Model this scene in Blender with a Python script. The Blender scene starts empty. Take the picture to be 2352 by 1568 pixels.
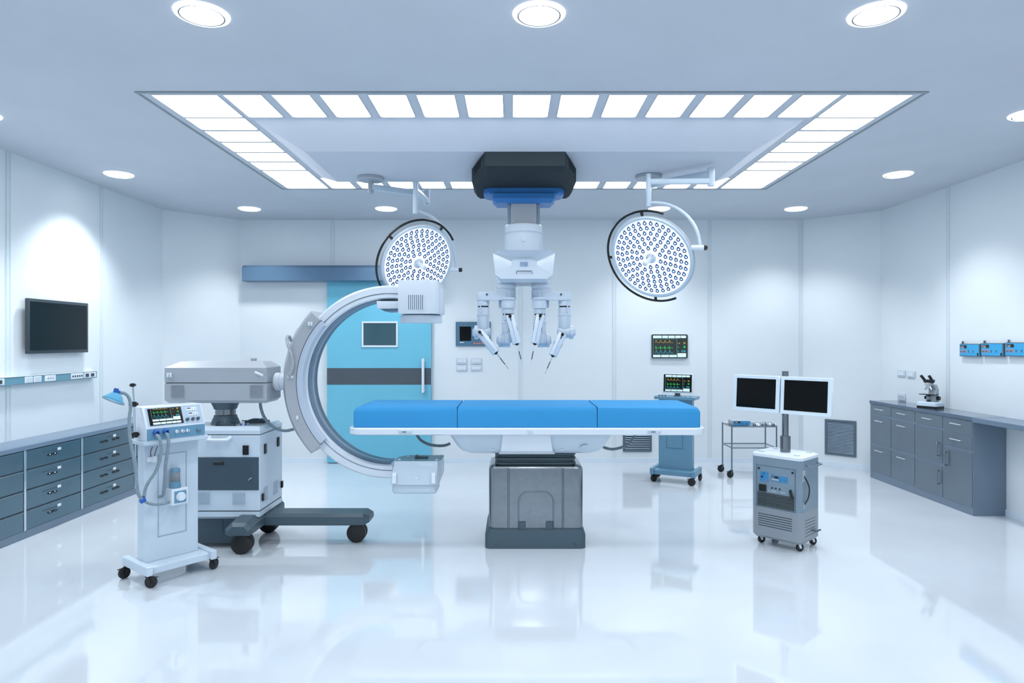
import bpy, bmesh, math, random
from mathutils import Vector, Matrix
random.seed(7)
PI = math.pi
sc = bpy.context.scene
C = sc.collection
# ------------------------------------------------------------------ camera, world, exposure
F = 1520.0; CAMH = 1.4                       # focal length in pixels of the 2352 px wide frame, eye height
cam_d = bpy.data.cameras.new('camera'); cam = bpy.data.objects.new('camera', cam_d); C.objects.link(cam)
cam.location = (0, 0, CAMH); cam.rotation_euler = (PI/2, 0, 0)
cam_d.sensor_width = 36; cam_d.lens = 36*F/2352; cam_d.clip_start = 0.05; cam_d.clip_end = 60
sc.camera = cam
w = bpy.data.worlds.new('world'); sc.world = w; w.use_nodes = True
w.node_tree.nodes['Background'].inputs[0].default_value = (0.75, 0.86, 1, 1)
w.node_tree.nodes['Background'].inputs[1].default_value = 0.3
sc.view_settings.view_transform = 'Standard'; sc.view_settings.look = 'None'
sc.view_settings.gamma = 1; sc.view_settings.use_curve_mapping = False
sc.view_settings.exposure = 1.06
PANEL_E, DOWN_E, SPOT_W = 3.6, 5.0, 23.0
LIGHTCOL = (0.98, 0.99, 1.0)

def P(px, py, Y): return Vector(((px-1176)/F*Y, Y, CAMH-(py-784)/F*Y))

# ------------------------------------------------------------------ materials
def lin(c): return tuple(((v/255)/12.92 if v/255 <= .04045 else ((v/255+.055)/1.055)**2.4) for v in c)
MATS = {}
def mat(name, rgb, rough=.5, metal=0, ior=1.5, coat=0, emit=0, var=.03, scale=6, bump=0, bscale=200, trans=0, alpha=1, brushed=False, ecol=None):
    if name in MATS: return MATS[name]
    m = bpy.data.materials.new(name); m.use_nodes = True; nt = m.node_tree; b = nt.nodes['Principled BSDF']
    c = lin(rgb)
    tc = nt.nodes.new('ShaderNodeTexCoord')
    if var:
        n = nt.nodes.new('ShaderNodeTexNoise'); n.inputs['Scale'].default_value = scale; n.inputs['Detail'].default_value = 4
        mp = nt.nodes.new('ShaderNodeMapping')
        if brushed: mp.inputs['Scale'].default_value = (1, 1, 14)
        nt.links.new(tc.outputs['Object'], mp.inputs[0]); nt.links.new(mp.outputs[0], n.inputs['Vector'])
        r = nt.nodes.new('ShaderNodeValToRGB')
        r.color_ramp.elements[0].position = .3; r.color_ramp.elements[1].position = .7
        r.color_ramp.elements[0].color = tuple(max(0, v*(1-var)) for v in c)+(1,)
        r.color_ramp.elements[1].color = tuple(min(1, v*(1+var)) for v in c)+(1,)
        nt.links.new(n.outputs['Fac'], r.inputs[0]); nt.links.new(r.outputs[0], b.inputs['Base Color'])
    else: b.inputs['Base Color'].default_value = c+(1,)
    b.inputs['Roughness'].default_value = rough; b.inputs['Metallic'].default_value = metal; b.inputs['IOR'].default_value = ior
    b.inputs['Coat Weight'].default_value = coat; b.inputs['Transmission Weight'].default_value = trans; b.inputs['Alpha'].default_value = alpha
    if emit:
        b.inputs['Emission Color'].default_value = (ecol or c)+(1,); b.inputs['Emission Strength'].default_value = emit
    if bump:
        n2 = nt.nodes.new('ShaderNodeTexNoise'); n2.inputs['Scale'].default_value = bscale
        bp = nt.nodes.new('ShaderNodeBump'); bp.inputs['Strength'].default_value = bump; bp.inputs['Distance'].default_value = .002
        nt.links.new(tc.outputs['Object'], n2.inputs['Vector']); nt.links.new(n2.outputs['Fac'], bp.inputs['Height']); nt.links.new(bp.outputs[0], b.inputs['Normal'])
    MATS[name] = m; return m
M_wall = mat('wall_paint', (217, 226, 232), .38, ior=1.4, var=.025, scale=1.3)
M_ceil = mat('ceiling_paint', (191, 199, 209), .7, var=.03, scale=1.6)
M_block = mat('ceiling_block_paint', (192, 200, 213), .6, var=.02, scale=1.6)
M_trim = mat('trim_strip', (206, 218, 225), .5, var=.02)
M_base = mat('baseboard_vinyl', (212, 226, 238), .3, var=.02)
M_floor = mat('polished_floor', (197, 206, 215), .055, ior=2.3, var=.05, scale=1.1)
M_panel = mat('light_diffuser', (255, 255, 255), .5, emit=PANEL_E, var=.001, ecol=LIGHTCOL)
M_down = mat('downlight_diffuser', (255, 255, 255), .5, emit=DOWN_E, var=.001, ecol=LIGHTCOL)
M_rim = mat('rim_painted_glow', (255, 255, 255), .5, emit=.9, var=.001, ecol=LIGHTCOL)  # emission paints the bright halo onto the plain trim ring
M_dgrey = mat('dark_recess', (120, 132, 140), .5)
M_door = mat('door_turquoise', (106, 184, 210), .32, var=.03, scale=2)
M_stripe = mat('door_steel_stripe', (88, 96, 104), .38, .5, var=.04)
M_rail = mat('header_rail', (92, 122, 150), .3, .3, var=.03)
M_glass = mat('dark_window_glass', (40, 78, 90), .06, ior=1.7, var=.02)
M_white = mat('white_enamel', (194, 210, 224), .3, coat=.2, var=.015)
M_white2 = mat('white_plastic', (216, 226, 236), .3, coat=.3, var=.01)
M_robot = mat('robot_white', (200, 213, 226), .2, coat=.3, var=.01)
M_lgrey = mat('light_grey_plastic', (165, 173, 182), .42, var=.015)
M_lgrey2 = mat('cover_grey_plastic', (167, 174, 182), .4, var=.015)
M_bluegrey = mat('blue_grey_paint', (96, 140, 166), .35, coat=.1, var=.03)
M_panelblue = mat('panel_blue_grey', (100, 148, 178), .35, var=.02)
M_dark = mat('dark_slate_plastic', (62, 82, 94), .42, var=.03)
M_dark2 = mat('slate_door', (54, 74, 88), .38, var=.02)
M_black = mat('black_rubber', (12, 15, 17), .45, var=.05)
M_blackg = mat('black_gloss', (10, 13, 16), .25, var=.02)
M_screen = mat('screen_glass', (8, 11, 13), .12, ior=1.25, var=.01)
M_tv = mat('tv_glass', (20, 29, 33), .22, ior=1.3, var=.01)
M_steel = mat('brushed_steel', (140, 146, 152), .2, 1, var=.06, scale=30, bump=.07, bscale=700)
M_chrome = mat('chrome', (205, 212, 220), .1, 1, var=.01)
M_pole = mat('dark_polished_steel', (128, 132, 138), .1, 1, var=.01)
M_tube = mat('satin_tube_steel', (128, 142, 152), .25, .9, var=.04, scale=40)
M_cabL = mat('cabinet_steel_dark', (108, 127, 137), .25, .85, var=.05, scale=3)
M_cabR = mat('cabinet_steel_grey', (124, 136, 146), .33, .75, var=.04, scale=3)
M_cabF = mat('cabinet_frame_grey', (122, 138, 154), .35, .5, var=.02)
M_mount = mat('robot_mount_grey', (42, 52, 58), .7, ior=1.2, var=.03)
M_mblue = mat('robot_blue', (42, 112, 178), .4, var=.03)
M_matt = mat('mattress_blue', (58, 148, 206), .6, ior=1.25, var=.02, scale=3)
M_hose = mat('hose_grey', (128, 148, 160), .45, var=.08, scale=60)
M_hosed = mat('hose_dark', (104, 122, 130), .45, var=.08, scale=60)
M_blue = mat('blue_connector', (22, 88, 176), .35, var=.03)
M_bpanel = mat('bright_blue_panel', (52, 160, 214), .35, var=.02)
M_bdev = mat('device_blue', (52, 132, 184), .4, var=.02)
M_maskm = mat('mask_plastic', (70, 180, 222), .08, ior=1.2, trans=.0, alpha=.34, var=.01)
M_clear = mat('clear_plastic', (170, 180, 186), .15, ior=1.3, trans=.5, alpha=.8, var=.01)
M_liquid = mat('dark_liquid', (70, 92, 106), .2, var=.02)
M_vent = mat('vent_grey', (92, 110, 122), .45, .3, var=.03)
M_switch = mat('switch_plastic', (196, 208, 220), .4, var=.01)
M_slot = mat('slot_shadow_grey', (58, 70, 78), .6)
M_txtw = mat('print_white', (235, 240, 244), .5)
M_red = mat('button_salmon', (206, 120, 104), .5)
M_orange = mat('warning_orange', (238, 112, 40), .5)
M_lampg = mat('lamp_glass', (255, 255, 255), .2, emit=.55, var=.001, ecol=(.95, .985, 1))
M_lens = mat('lens_ring_blue', (36, 96, 150), .3, var=.2, scale=50)
M_lensd = mat('lens_clip_dark', (50, 74, 92), .4)
E_w = mat('screen_white', (200, 232, 236), .4, emit=.22)
E_bg = mat('screen_dark_lit', (36, 44, 44), .3, emit=.12)
E_bk = mat('screen_black_lit', (12, 16, 18), .2, ior=1.3, emit=.05)
E_y = mat('trace_yellow', (240, 200, 60), .5, emit=.25)
E_g = mat('trace_green', (50, 235, 90), .5, emit=.45)
E_c = mat('trace_cyan', (40, 200, 215), .5, emit=.4)
E_f = mat('trace_frame', (110, 150, 150), .5, emit=.5)

# ------------------------------------------------------------------ mesh builder
def basis(d):
    d = Vector(d).normalized(); a = Vector((0, 0, 1)) if abs(d.z) < .9 else Vector((1, 0, 0))
    u = d.cross(a).normalized(); return u, d.cross(u).normalized(), d
FONT_CACHE = {}
class B:
    def __init__(s, sharp=32): s.bm = bmesh.new(); s.sharp = sharp
    def faces(s, vs, fs):
        v = [s.bm.verts.new(p) for p in vs]
        for f in fs:
            try: s.bm.faces.new([v[i] for i in f])
            except ValueError: pass
        return v
    def box(s, x0, x1, y0, y1, z0, z1, bev=0, seg=2):
        x0, x1 = sorted((x0, x1)); y0, y1 = sorted((y0, y1)); z0, z1 = sorted((z0, z1))
        v = s.faces([(x0,y0,z0),(x1,y0,z0),(x1,y1,z0),(x0,y1,z0),(x0,y0,z1),(x1,y0,z1),(x1,y1,z1),(x0,y1,z1)],
                    [(0,3,2,1),(4,5,6,7),(0,1,5,4),(1,2,6,5),(2,3,7,6),(3,0,4,7)])
        if bev:
            bev = min(bev, .49*min(x1-x0, y1-y0, z1-z0))
            es = list({e for q in v for e in q.link_edges})
            bmesh.ops.bevel(s.bm, geom=es, offset=bev, segments=seg, profile=.5, affect='EDGES')
        return s
    def cyl(s, p0, p1, r, r2=None, n=28, bev=0):
        r2 = r if r2 is None else r2
        p0, p1 = Vector(p0), Vector(p1); L = (p1-p0).length
        if bev: pr = [(0,0),(r-bev,0),(r,bev),(r2,L-bev),(r2-bev,L),(0,L)]
        else: pr = [(0,0),(r,0),(r2,L),(0,L)]
        return s.lathe(pr, p0, p1-p0, n)
    def lathe(s, prof, o, d, n=28):
        u, v, d = basis(d); o = Vector(o); rings = []
        for r, h in prof:
            if r <= 1e-6: rings.append([s.bm.verts.new(o+d*h)])
            else: rings.append([s.bm.verts.new(o+d*h+u*(r*math.cos(2*PI*k/n))+v*(r*math.sin(2*PI*k/n))) for k in range(n)])
        for a, b in zip(rings, rings[1:]):
            for k in range(n):
                k2 = (k+1) % n
                if len(a) == 1 and len(b) == 1: break
                if len(a) == 1: f = [a[0], b[k2], b[k]]
                elif len(b) == 1: f = [a[k], a[k2], b[0]]
                else: f = [a[k], a[k2], b[k2], b[k]]
                s.bm.faces.new(f)
        return s
    def tube(s, pts, r, n=10, sub=6, ribs=0):
        pts = [Vector(p) for p in pts]
        if sub > 1 and len(pts) > 2:
            q = [pts[0]*2-pts[1]]+pts+[pts[-1]*2-pts[-2]]; out = []
            for i in range(1, len(q)-2):
                for k in range(sub):
                    t = k/sub; a, b, c, d = q[i-1:i+3]
                    out.append(.5*((2*b)+(c-a)*t+(2*a-5*b+4*c-d)*t*t+(3*b-a-3*c+d)*t**3))
            pts = out+[pts[-1]]
        if ribs:
            L = [0]
            for a, b in zip(pts, pts[1:]): L.append(L[-1]+(b-a).length)
            m = max(8, int(L[-1]/ribs)*2); res = []; j = 0
            for i in range(m+1):
                t = L[-1]*i/m
                while j < len(L)-2 and L[j+1] < t: j += 1
                f = (t-L[j])/max(1e-9, L[j+1]-L[j]); res.append(pts[j].lerp(pts[j+1], f))
            pts = res
        u = None; rings = []
        for i, p in enumerate(pts):
            d = (pts[min(i+1, len(pts)-1)]-pts[max(i-1, 0)]).normalized()
            if u is None: u = basis(d)[0]
            u = (u-d*u.dot(d)).normalized(); v = d.cross(u)
            rr = r*(1 if not ribs or i % 2 else .80)
            rings.append([s.bm.verts.new(p+u*(rr*math.cos(2*PI*k/n))+v*(rr*math.sin(2*PI*k/n))) for k in range(n)])
        for a, b in zip(rings, rings[1:]):
            for k in range(n): s.bm.faces.new([a[k], a[(k+1)%n], b[(k+1)%n], b[k]])
        s.bm.faces.new(rings[0][::-1]); s.bm.faces.new(rings[-1]); return s
    def loft(s, loops, caps=True):
        R = [[s.bm.verts.new(p) for p in l] for l in loops]; n = len(R[0])
        for a, b in zip(R, R[1:]):
            for k in range(n): s.bm.faces.new([a[k], a[(k+1)%n], b[(k+1)%n], b[k]])
        if caps: s.bm.faces.new(R[0][::-1]); s.bm.faces.new(R[-1])
        return s
    def prism(s, poly, axis, a, b, bev=0):
        def m(p, h): return {'z': (p[0], p[1], h), 'y': (p[0], h, p[1]), 'x': (h, p[0], p[1])}[axis]
        n0 = len(s.bm.verts)
        s.loft([[m(p, a) for p in poly], [m(p, b) for p in poly]])
        if bev:
            s.bm.verts.ensure_lookup_table(); vs = [s.bm.verts[i] for i in range(n0, len(s.bm.verts))]
            es = list({e for q in vs for e in q.link_edges})
            bmesh.ops.bevel(s.bm, geom=es, offset=bev, segments=2, profile=.5, affect='EDGES')
        return s
    def arc(s, prof, cx, cz, a0, a1, n=64):
        """closed (radius, y) profile swept about the Y axis through (cx, cz), angles in degrees"""
        loops = []
        for i in range(n+1):
            a = math.radians(a0+(a1-a0)*i/n)
            loops.append([(cx+r*math.cos(a), y, cz+r*math.sin(a)) for r, y in prof])
        return s.loft(loops)
    def text(s, t, M, size, align='LEFT', ext=.0003):
        k = (t, size, align)
        if k not in FONT_CACHE:
            cu = bpy.data.curves.new('t', 'FONT'); cu.body = t; cu.size = size; cu.align_x = align; cu.resolution_u = 2
            o = bpy.data.objects.new('t', cu); C.objects.link(o); bpy.context.view_layer.update()
            me = bpy.data.meshes.new_from_object(o.evaluated_get(bpy.context.evaluated_depsgraph_get()))
            FONT_CACHE[k] = ([v.co.copy() for v in me.vertices], [tuple(p.vertices) for p in me.polygons])
            bpy.data.objects.remove(o); bpy.data.curves.remove(cu); bpy.data.meshes.remove(me)
        vs, fs = FONT_CACHE[k]
        s.faces([M @ Vector((v.x, -ext, v.y)) for v in vs], fs); return s
    def xf(s, M): s.bm.transform(M); return s
WM = {}
def link(o): C.objects.link(o); return o
def obj(name, b, m, parent=None, world=False, label=None, kind=None):
    bm = b.bm
    if world and parent is not None: bm.transform(WM[parent.name].inverted())
    bmesh.ops.recalc_face_normals(bm, faces=bm.faces)
    for f in bm.faces: f.smooth = True
    for e in bm.edges:
        if len(e.link_faces) == 2:
            if e.calc_face_angle(0) > math.radians(b.sharp): e.smooth = False
        else: e.smooth = False
    me = bpy.data.meshes.new(name); bm.to_mesh(me); bm.free(); me.materials.append(m)
    o = bpy.data.objects.new(name, me); link(o)
    if parent is not None: o.parent = parent; WM[o.name] = WM[parent.name].copy()
    else: WM[o.name] = Matrix.Identity(4)
    if label: o['label'] = label
    if kind: o['kind'] = kind
    return o
def thing(name, label, cat, loc=(0,0,0), rz=0, group=None, kind=None):
    o = bpy.data.objects.new(name, None); link(o); o.empty_display_size = .1
    o.location = loc; o.rotation_euler = (0, 0, math.radians(rz))
    WM[o.name] = Matrix.Translation(Vector(loc)) @ Matrix.Rotation(math.radians(rz), 4, 'Z')
    if label: o['label'] = label
    if cat: o['category'] = cat
    if group: o['group'] = group
    o['kind'] = kind or 'thing'
    return o
def tag(o, label, cat, group=None):
    o['label'] = label; o['category'] = cat; o['kind'] = 'thing'
    if group: o['group'] = group
    return o
def copy_thing(src, loc, rz, label):
    kids = [c for c in bpy.data.objects if c.parent == src]
    r = src.copy(); link(r); r.location = loc; r.rotation_euler = (0, 0, math.radians(rz)); r['label'] = label
    for ch in kids:
        sub = [g for g in bpy.data.objects if g.parent == ch]
        c = ch.copy(); link(c); c.parent = r
        for g in sub: d = g.copy(); link(d); d.parent = c
    return r
def rect(cx, cz, hw, hh): return [(cx-hw, cz-hh), (cx+hw, cz-hh), (cx+hw, cz+hh), (cx-hw, cz+hh)]
def rrect(x0, x1, y0, y1, r, n=6):
    out = []
    for cx, cy, a in ((x1-r, y1-r, 0), (x0+r, y1-r, 90), (x0+r, y0+r, 180), (x1-r, y0+r, 270)):
        for k in range(n+1): t = math.radians(a+90*k/n); out.append((cx+r*math.cos(t), cy+r*math.sin(t)))
    return out
def oct_(x0, x1, y0, y1, c): return [(x0+c,y0),(x1-c,y0),(x1,y0+c),(x1,y1-c),(x1-c,y1),(x0+c,y1),(x0,y1-c),(x0,y0+c)]

# ------------------------------------------------------------------ room shell
ZC = 2.805
ROOM = [(-3.727,-2.6), (-3.727,7.06), (-3.147,7.654), (3.36,7.654), (3.967,7.12), (3.967,-2.6)]
obj('floor', B().prism(ROOM, 'z', -.06, 0), M_floor, kind='structure')
# ceiling slab with holes for the recessed downlights is one plate; the ring of light panels hangs just under it
obj('ceiling', B().prism(ROOM, 'z', ZC, ZC+.06), M_ceil, kind='structure')
def wall(name, p, q):
    p, q = Vector(p), Vector(q); d = (q-p).normalized(); n = Vector((-d.y, d.x))*.1     # outward
    obj(name, B().prism([p, q, q+n, p+n], 'z', 0, ZC), M_wall, kind='structure')
    nb = Vector((d.y, -d.x))*.008
    if name != 'wall_front':
        obj(name.replace('wall', 'baseboard'), B().prism([p, q, q+nb, p+nb], 'z', 0.0002, .0525), M_base, kind='structure')
for i, nm in enumerate(('wall_left', 'wall_back_left', 'wall_back', 'wall_back_right', 'wall_right', 'wall_front')):
    wall(nm, ROOM[i], ROOM[(i+1) % 6])
b = B(12); Z0 = 2.667
b.loft([[(-1.64,4.163,ZC),(1.862,4.163,ZC),(1.862,5.65,ZC),(-1.64,5.65,ZC)],
        [(-1.385,4.417,Z0),(1.607,4.417,Z0),(1.607,5.263,Z0),(-1.385,5.263,Z0)]])
obj('ceiling_center', b, M_block, kind='structure')
tn = [0]
def strip(x, y, rz):
    tn[0] += 1; t = math.radians(rz); d = Vector((math.cos(t), math.sin(t), 0)); n = Vector((-math.sin(t), math.cos(t), 0))
    b = B()
    for lo, hi, th in ((-.021, -.017, .006), (-.017, .017, .003), (.017, .021, .006)):
        c = [Vector((x,y,0))+d*lo, Vector((x,y,0))+d*hi, Vector((x,y,0))+d*hi-n*th, Vector((x,y,0))+d*lo-n*th]
        b.prism([(v.x, v.y) for v in c], 'z', .0525, ZC)
    obj('trim_%d' % tn[0], b, M_trim, kind='structure')
for x in (-2.075, -.98, .10, 1.183, 2.286, 3.335): strip(x, 7.654, 0)
for y in (4.892, 5.998): strip(-3.727, y, 90)
for y in (6.018, 4.918): strip(3.967, y, -90)
# dark outline frame of the light ring
b = B(); X0, X1, Y0, Y1 = -2.1216, 2.344, 3.716, 6.097
for a in ((X0, X1, Y0, Y0+.022), (X0, X1, Y1-.012, Y1), (X0, X0+.013, Y0+.0225, Y1-.0125), (X1-.013, X1, Y0+.0225, Y1-.0125)):
    b.box(*a, ZC-.006, ZC)
obj('trim_%d' % (tn[0]+1), b, mat('ring_outline', (140, 152, 160), .5), kind='structure')

# ------------------------------------------------------------------ ceiling lights
ORD = ['first','second','third','fourth','fifth','sixth','seventh','eighth','ninth','tenth','eleventh','twelfth','thirteenth']
def lpanel(x0, x1, y0, y1, label, group):
    t = thing('light_panel', label, 'light', ((x0+x1)/2, (y0+y1)/2, ZC), 0, group)
    w_, h_ = (x1-x0)/2, (y1-y0)/2; c = .016
    poly = [(-w_,-h_),(w_,-h_),(w_,h_-.012),(w_-c*1.6,h_),(-w_+c*1.6,h_),(-w_,h_-.012)]
    obj('diffuser', B().prism(poly, 'z', -.0024, -.0006), M_panel, t)
    f = B()
    for a in ((-w_-.004, w_+.004, -h_-.004, -h_), (-w_-.004, w_+.004, h_, h_+.004), (-w_-.004, -w_, -h_, h_), (w_, w_+.004, -h_, h_)): f.box(*a, -.0036, -.0002)
    obj('frame', f, M_ceil, t)
for row, (y0, y1) in (('near', (3.767, 4.139)), ('far', (5.680, 6.067))):
    for k in range(13):
        x = -1.644+.2751*k
        lpanel(x, x+.214, y0, y1, 'bright rectangular light panel, %s from the left in the %s row of the ceiling ring' % (ORD[k], row), 'light panels in the %s row of the ceiling ring' % row)
    lpanel(-2.053, -1.682, y0, y1, 'large square light panel at the %s left corner of the ceiling ring' % row, 'corner light panels of the ceiling ring')
    lpanel(1.910, 2.281, y0, y1, 'large square light panel at the %s right corner of the ceiling ring' % row, 'corner light panels of the ceiling ring')
for side, x0, x1 in (('left', -2.053, -1.682), ('right', 1.910, 2.281)):
    for k in range(6):
        y = 4.160+.2565*k
        lpanel(x0, x1, y, y+.226, 'bright light panel on the %s side of the ceiling ring, %s from the near corner' % (side, ORD[k]), 'light panels on the %s side of the ceiling ring' % side)

def downlight(x, y, label, spot=1.0, cone=112):
    t = thing('downlight', label, 'light', (x, y, ZC), 0, 'round recessed downlights')
    obj('trim_ring', B().lathe([(.0935,-.001),(.0935,-.012),(.098,-.0135),(.112,-.006),(.114,-.001),(.0935,-.001)], (0,0,0), (0,0,1), 40), M_rim, t)
    obj('baffle', B().lathe([(.087,-.0005),(.087,-.0115),(.0935,-.0115),(.0935,-.0005),(.087,-.0005)], (0,0,0), (0,0,1), 40), M_dgrey, t)
    obj('diffuser', B().lathe([(0,-.0045),(.087,-.0045),(.087,-.001),(0,-.001)], (0,0,0), (0,0,1), 40), M_down, t)
    if spot:
        l = bpy.data.lights.new('downlight_beam', 'SPOT'); l.energy = SPOT_W*spot; l.color = (.965, .985, 1); l.spot_size = math.radians(cone); l.spot_blend = .7; l.shadow_soft_size = .085
        o = bpy.data.objects.new('downlight_beam', l); link(o); o.parent = t; o.location = (0, 0, -.03)
downlight(-1.33, 2.838, 'round downlight nearest the viewer on the left of the ceiling')
downlight(.116, 2.838, 'round downlight nearest the viewer in the middle of the ceiling')
downlight(1.561, 2.838, 'round downlight nearest the viewer on the right of the ceiling')
downlight(3.20, 4.09, 'round downlight cut by the right edge of the picture', 1.6)
downlight(-3.29, 4.09, 'off-frame downlight added above the left drawer cabinets for extra light', 2.4)  # added outside the frame for its light, mirrors the right-hand one
downlight(-3.304, 5.561, 'round downlight in the ceiling in front of the left wall beyond the screen', 2.6)
downlight(3.245, 5.561, 'round downlight in the ceiling in front of the right wall above the microscope', 1.6)
downlight(-2.778, 7.0, 'small far downlight in front of the back wall at the left corner', 1.3)
downlight(-1.331, 7.0, 'small far downlight above the turquoise door', 1.3)
downlight(1.557, 7.0, 'small far downlight behind the right surgical lamp', 1.3)
downlight(3.003, 7.0, 'small far downlight in front of the back wall at the right corner', 1.3)
for x in (-2.778, -1.33, .116, 1.561, 3.0):
    for y in (.9, -1.3): downlight(x, y, 'unseen downlight added in the ceiling behind the viewer for extra light', 1.6, 150)  # added out of view to brighten surfaces that face the camera

# ------------------------------------------------------------------ door, header rail
YD = 7.60
d = thing('door_1', None, None, ((-2.125-.93)/2, YD, 0), 0, kind='structure')
d['label'] = 'turquoise sliding door with a dark stripe and a small window'
obj('door_leaf', B().box(-2.125, -.93, YD, 7.645, .008, 2.095, .002, 1), M_door, d, True)
obj('stripe', B().box(-2.125, -.93, YD-.002, YD, .905, 1.095), M_stripe, d, True, 'dark steel stripe')
xa, za = P(831, 738, YD).x, P(831, 738, YD).z; xb, zb = P(914, 797, YD).x, P(914, 797, YD).z
b = B()
for a in ((xa, xb, zb, zb+.02), (xa, xb, za-.02, za), (xa, xa+.02, zb+.0205, za-.0205), (xb-.02, xb, zb+.0205, za-.0205)): b.box(a[0], a[1], YD-.012, YD, a[2], a[3], .003, 1)
obj('window_frame', b, M_white2, d, True)
obj('window_pane', B().box(xa+.02, xb-.02, YD-.004, YD, zb+.02, za-.02), M_glass, d, True, 'dark glass pane')
hx = P(973, 0, YD).x; h0, h1 = P(0, 899, YD).z, P(0, 825, YD).z
obj('handle', B().tube([(hx,YD,h0+.02),(hx,YD-.05,h0),(hx,YD-.055,h0+.03),(hx,YD-.055,h1-.03),(hx,YD-.05,h1),(hx,YD,h1-.02)], .016, 12, 4), M_white2, d, True)
rail = B().prism([(7.654,2.262),(7.50,2.262),(7.47,2.235),(7.47,2.09),(7.50,2.083),(7.654,2.083)], 'x', -3.05, -.85)
tag(obj('door_rail', rail, M_rail), 'long blue-grey track cover above the turquoise sliding door', 'door rail')

# ------------------------------------------------------------------ wall things (local x right, y into the wall, z up)
def vent(loc, rz, w_, h_, label, n=14):
    t = thing('air_vent', label, 'vent', loc, rz, 'grey louvred air vents')
    f = .026; b = B()
    for a in ((0, w_, 0, f*1.1), (0, w_, h_-f, h_), (0, f, f, h_-f), (w_-f, w_, f, h_-f)): b.box(a[0], a[1], -.014, -.001, a[2], a[3], .002, 1)
    obj('frame', b, M_vent, t)
    obj('backing', B().box(f, w_-f, -.004, -.001, f, h_-f), M_slot, t)
    b = B(); st = (h_-2.1*f)/n
    for k in range(n):
        z = f*1.1+st*(k+.5)
        b.faces([(f,-.012,z-.0035),(w_-f,-.012,z-.0035),(w_-f,-.005,z+.0035),(f,-.005,z+.0035),(f,-.0105,z-.005),(w_-f,-.0105,z-.005),(w_-f,-.0035,z+.002),(f,-.0035,z+.002)],
                [(0,1,2,3),(7,6,5,4),(0,4,5,1),(2,6,7,3),(1,5,6,2),(0,3,7,4)])
    obj('louvres', b, mat('louvre_grey', (140, 162, 184), .35, .2), t)
vent((1.283, 7.654, .127), 0, .332, .398, 'grey louvred vent low on the back wall, half hidden behind the operating table')
rzr = math.degrees(math.atan2(-.534, .607))
vent((3.544, 7.492, .127), rzr, .324, .398, 'grey louvred vent low on the angled wall beside the right cabinets', 22)

def plate(name, label, cat, loc, rz, w_, h_, kind_, group=None):
    t = thing(name, label, cat, loc, rz, group)
    obj('cover_plate', B().box(0, w_, -.011, -.001, 0, h_, .003, 2), M_switch, t)
    if kind_ == 'switch':
        for k in range(4):
            x = w_*(.16+.175*k)
            obj('rocker', B().prism([(-.011,h_*.25),(-.017,h_*.25),(-.013,h_*.75),(-.011,h_*.75)], 'x', x, x+w_*.13), M_white2, t)
    else:
        b = B()
        for k in range(3):
            x = w_*(.25+.25*k)
            for dx, dz in ((0, .1), (-.06, -.08), (.06, -.08)): b.cyl((x+dx*w_, -.011, h_*(.5+dz)), (x+dx*w_, -.0125, h_*(.5+dz)), w_*.022, n=8)
        obj('socket_holes', b, M_blackg, t)
    return t
for (r, py0, py1) in (('upper', 822, 836), ('lower', 838, 852)):
    for (c_, px0, px1) in (('left', 1048, 1073), ('right', 1081, 1107)):
        a_, b_ = P(px0, py1, 7.654), P(px1, py0, 7.654)
        plate('switch_plate', '%s %s plate of the four light switch plates beside the turquoise door' % (r, c_), 'light switch', a_, 0, b_.x-a_.x, b_.z-a_.z, 'switch', 'light switch plates on the back wall')
for (nm, px0, px1, py0, py1, k_, lb, ct) in (('switch_plate', 2063, 2080.5, 849, 866, 'switch', 'left one of the two light switch plates on the right wall above the cabinets', 'light switch'),
        ('switch_plate', 2085, 2103, 851, 868.5, 'switch', 'right one of the two light switch plates on the right wall, nearest the microscope', 'light switch'),
        ('socket_plate', 2064, 2081, 902, 919, 'socket', 'white power socket plate on the right wall just above the worktop', 'power socket')):
    ya, yb = 3.967*F/(px0-1176), 3.967*F/(px1-1176); z1, z0 = CAMH-(py0-784)/F*ya, CAMH-(py1-1.5-784)/F*ya
    plate(nm, lb, ct, (3.967, ya, z0), -90, ya-yb, z1-z0, k_)
# blue control panels, right wall
for k, (px0, px1) in enumerate(((2211.5, 2258.5), (2261.5, 2313.3), (2317, 2373))):
    ya, yb = 3.967*F/(px0-1176), 3.967*F/(px1-1176); w_ = ya-yb; h_ = .109
    z0 = CAMH-(817.5-784)/F*ya
    t = thing('gas_control_panel', 'bright blue control panel on the right wall, %s' % ('leftmost of three', 'middle one of three', 'cut by the right edge of the picture')[k], 'control panel', (3.967, ya, z0), -90, 'blue control panels on the right wall')
    obj('casing', B().box(0, w_, -.03, -.012, 0, h_, .002, 1).box(.01, w_-.01, -.012, -.001, .01, h_-.01), M_vent, t)
    obj('front_plate', B().box(.006, w_-.011, -.032, -.03, .006, h_-.006), M_bpanel, t)
    obj('top_knob', B().cyl((.02,-.015,h_), (.02,-.015,h_+.022), .008, n=12, bev=.002), M_vent, t)
    d_ = obj('display', B().box(.016, .095, -.034, -.032, .07, .096), M_blackg, t)
    obj('digits', B().text('C62', Matrix.Translation((.02,-.0345,.072)), .026), M_txtw, d_)
    s_ = obj('button_strip', B().box(.012, .098, -.0335, -.032, .03, .057), mat('strip_mauve', (140, 144, 166), .5), t)
    obj('button_marks', B().text('444 ▪000'.replace('▪', '-'), Matrix.Translation((.015,-.034,.035)), .019), M_blackg, s_)
    for x in (.115, .17): obj('small_key', B().box(x, x+.011, -.0335, -.032, .032, .053), M_vent, t)
    obj('latch', B().box(w_-.026, w_-.016, -.036, -.032, .008, .03), M_blackg, t)
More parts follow.
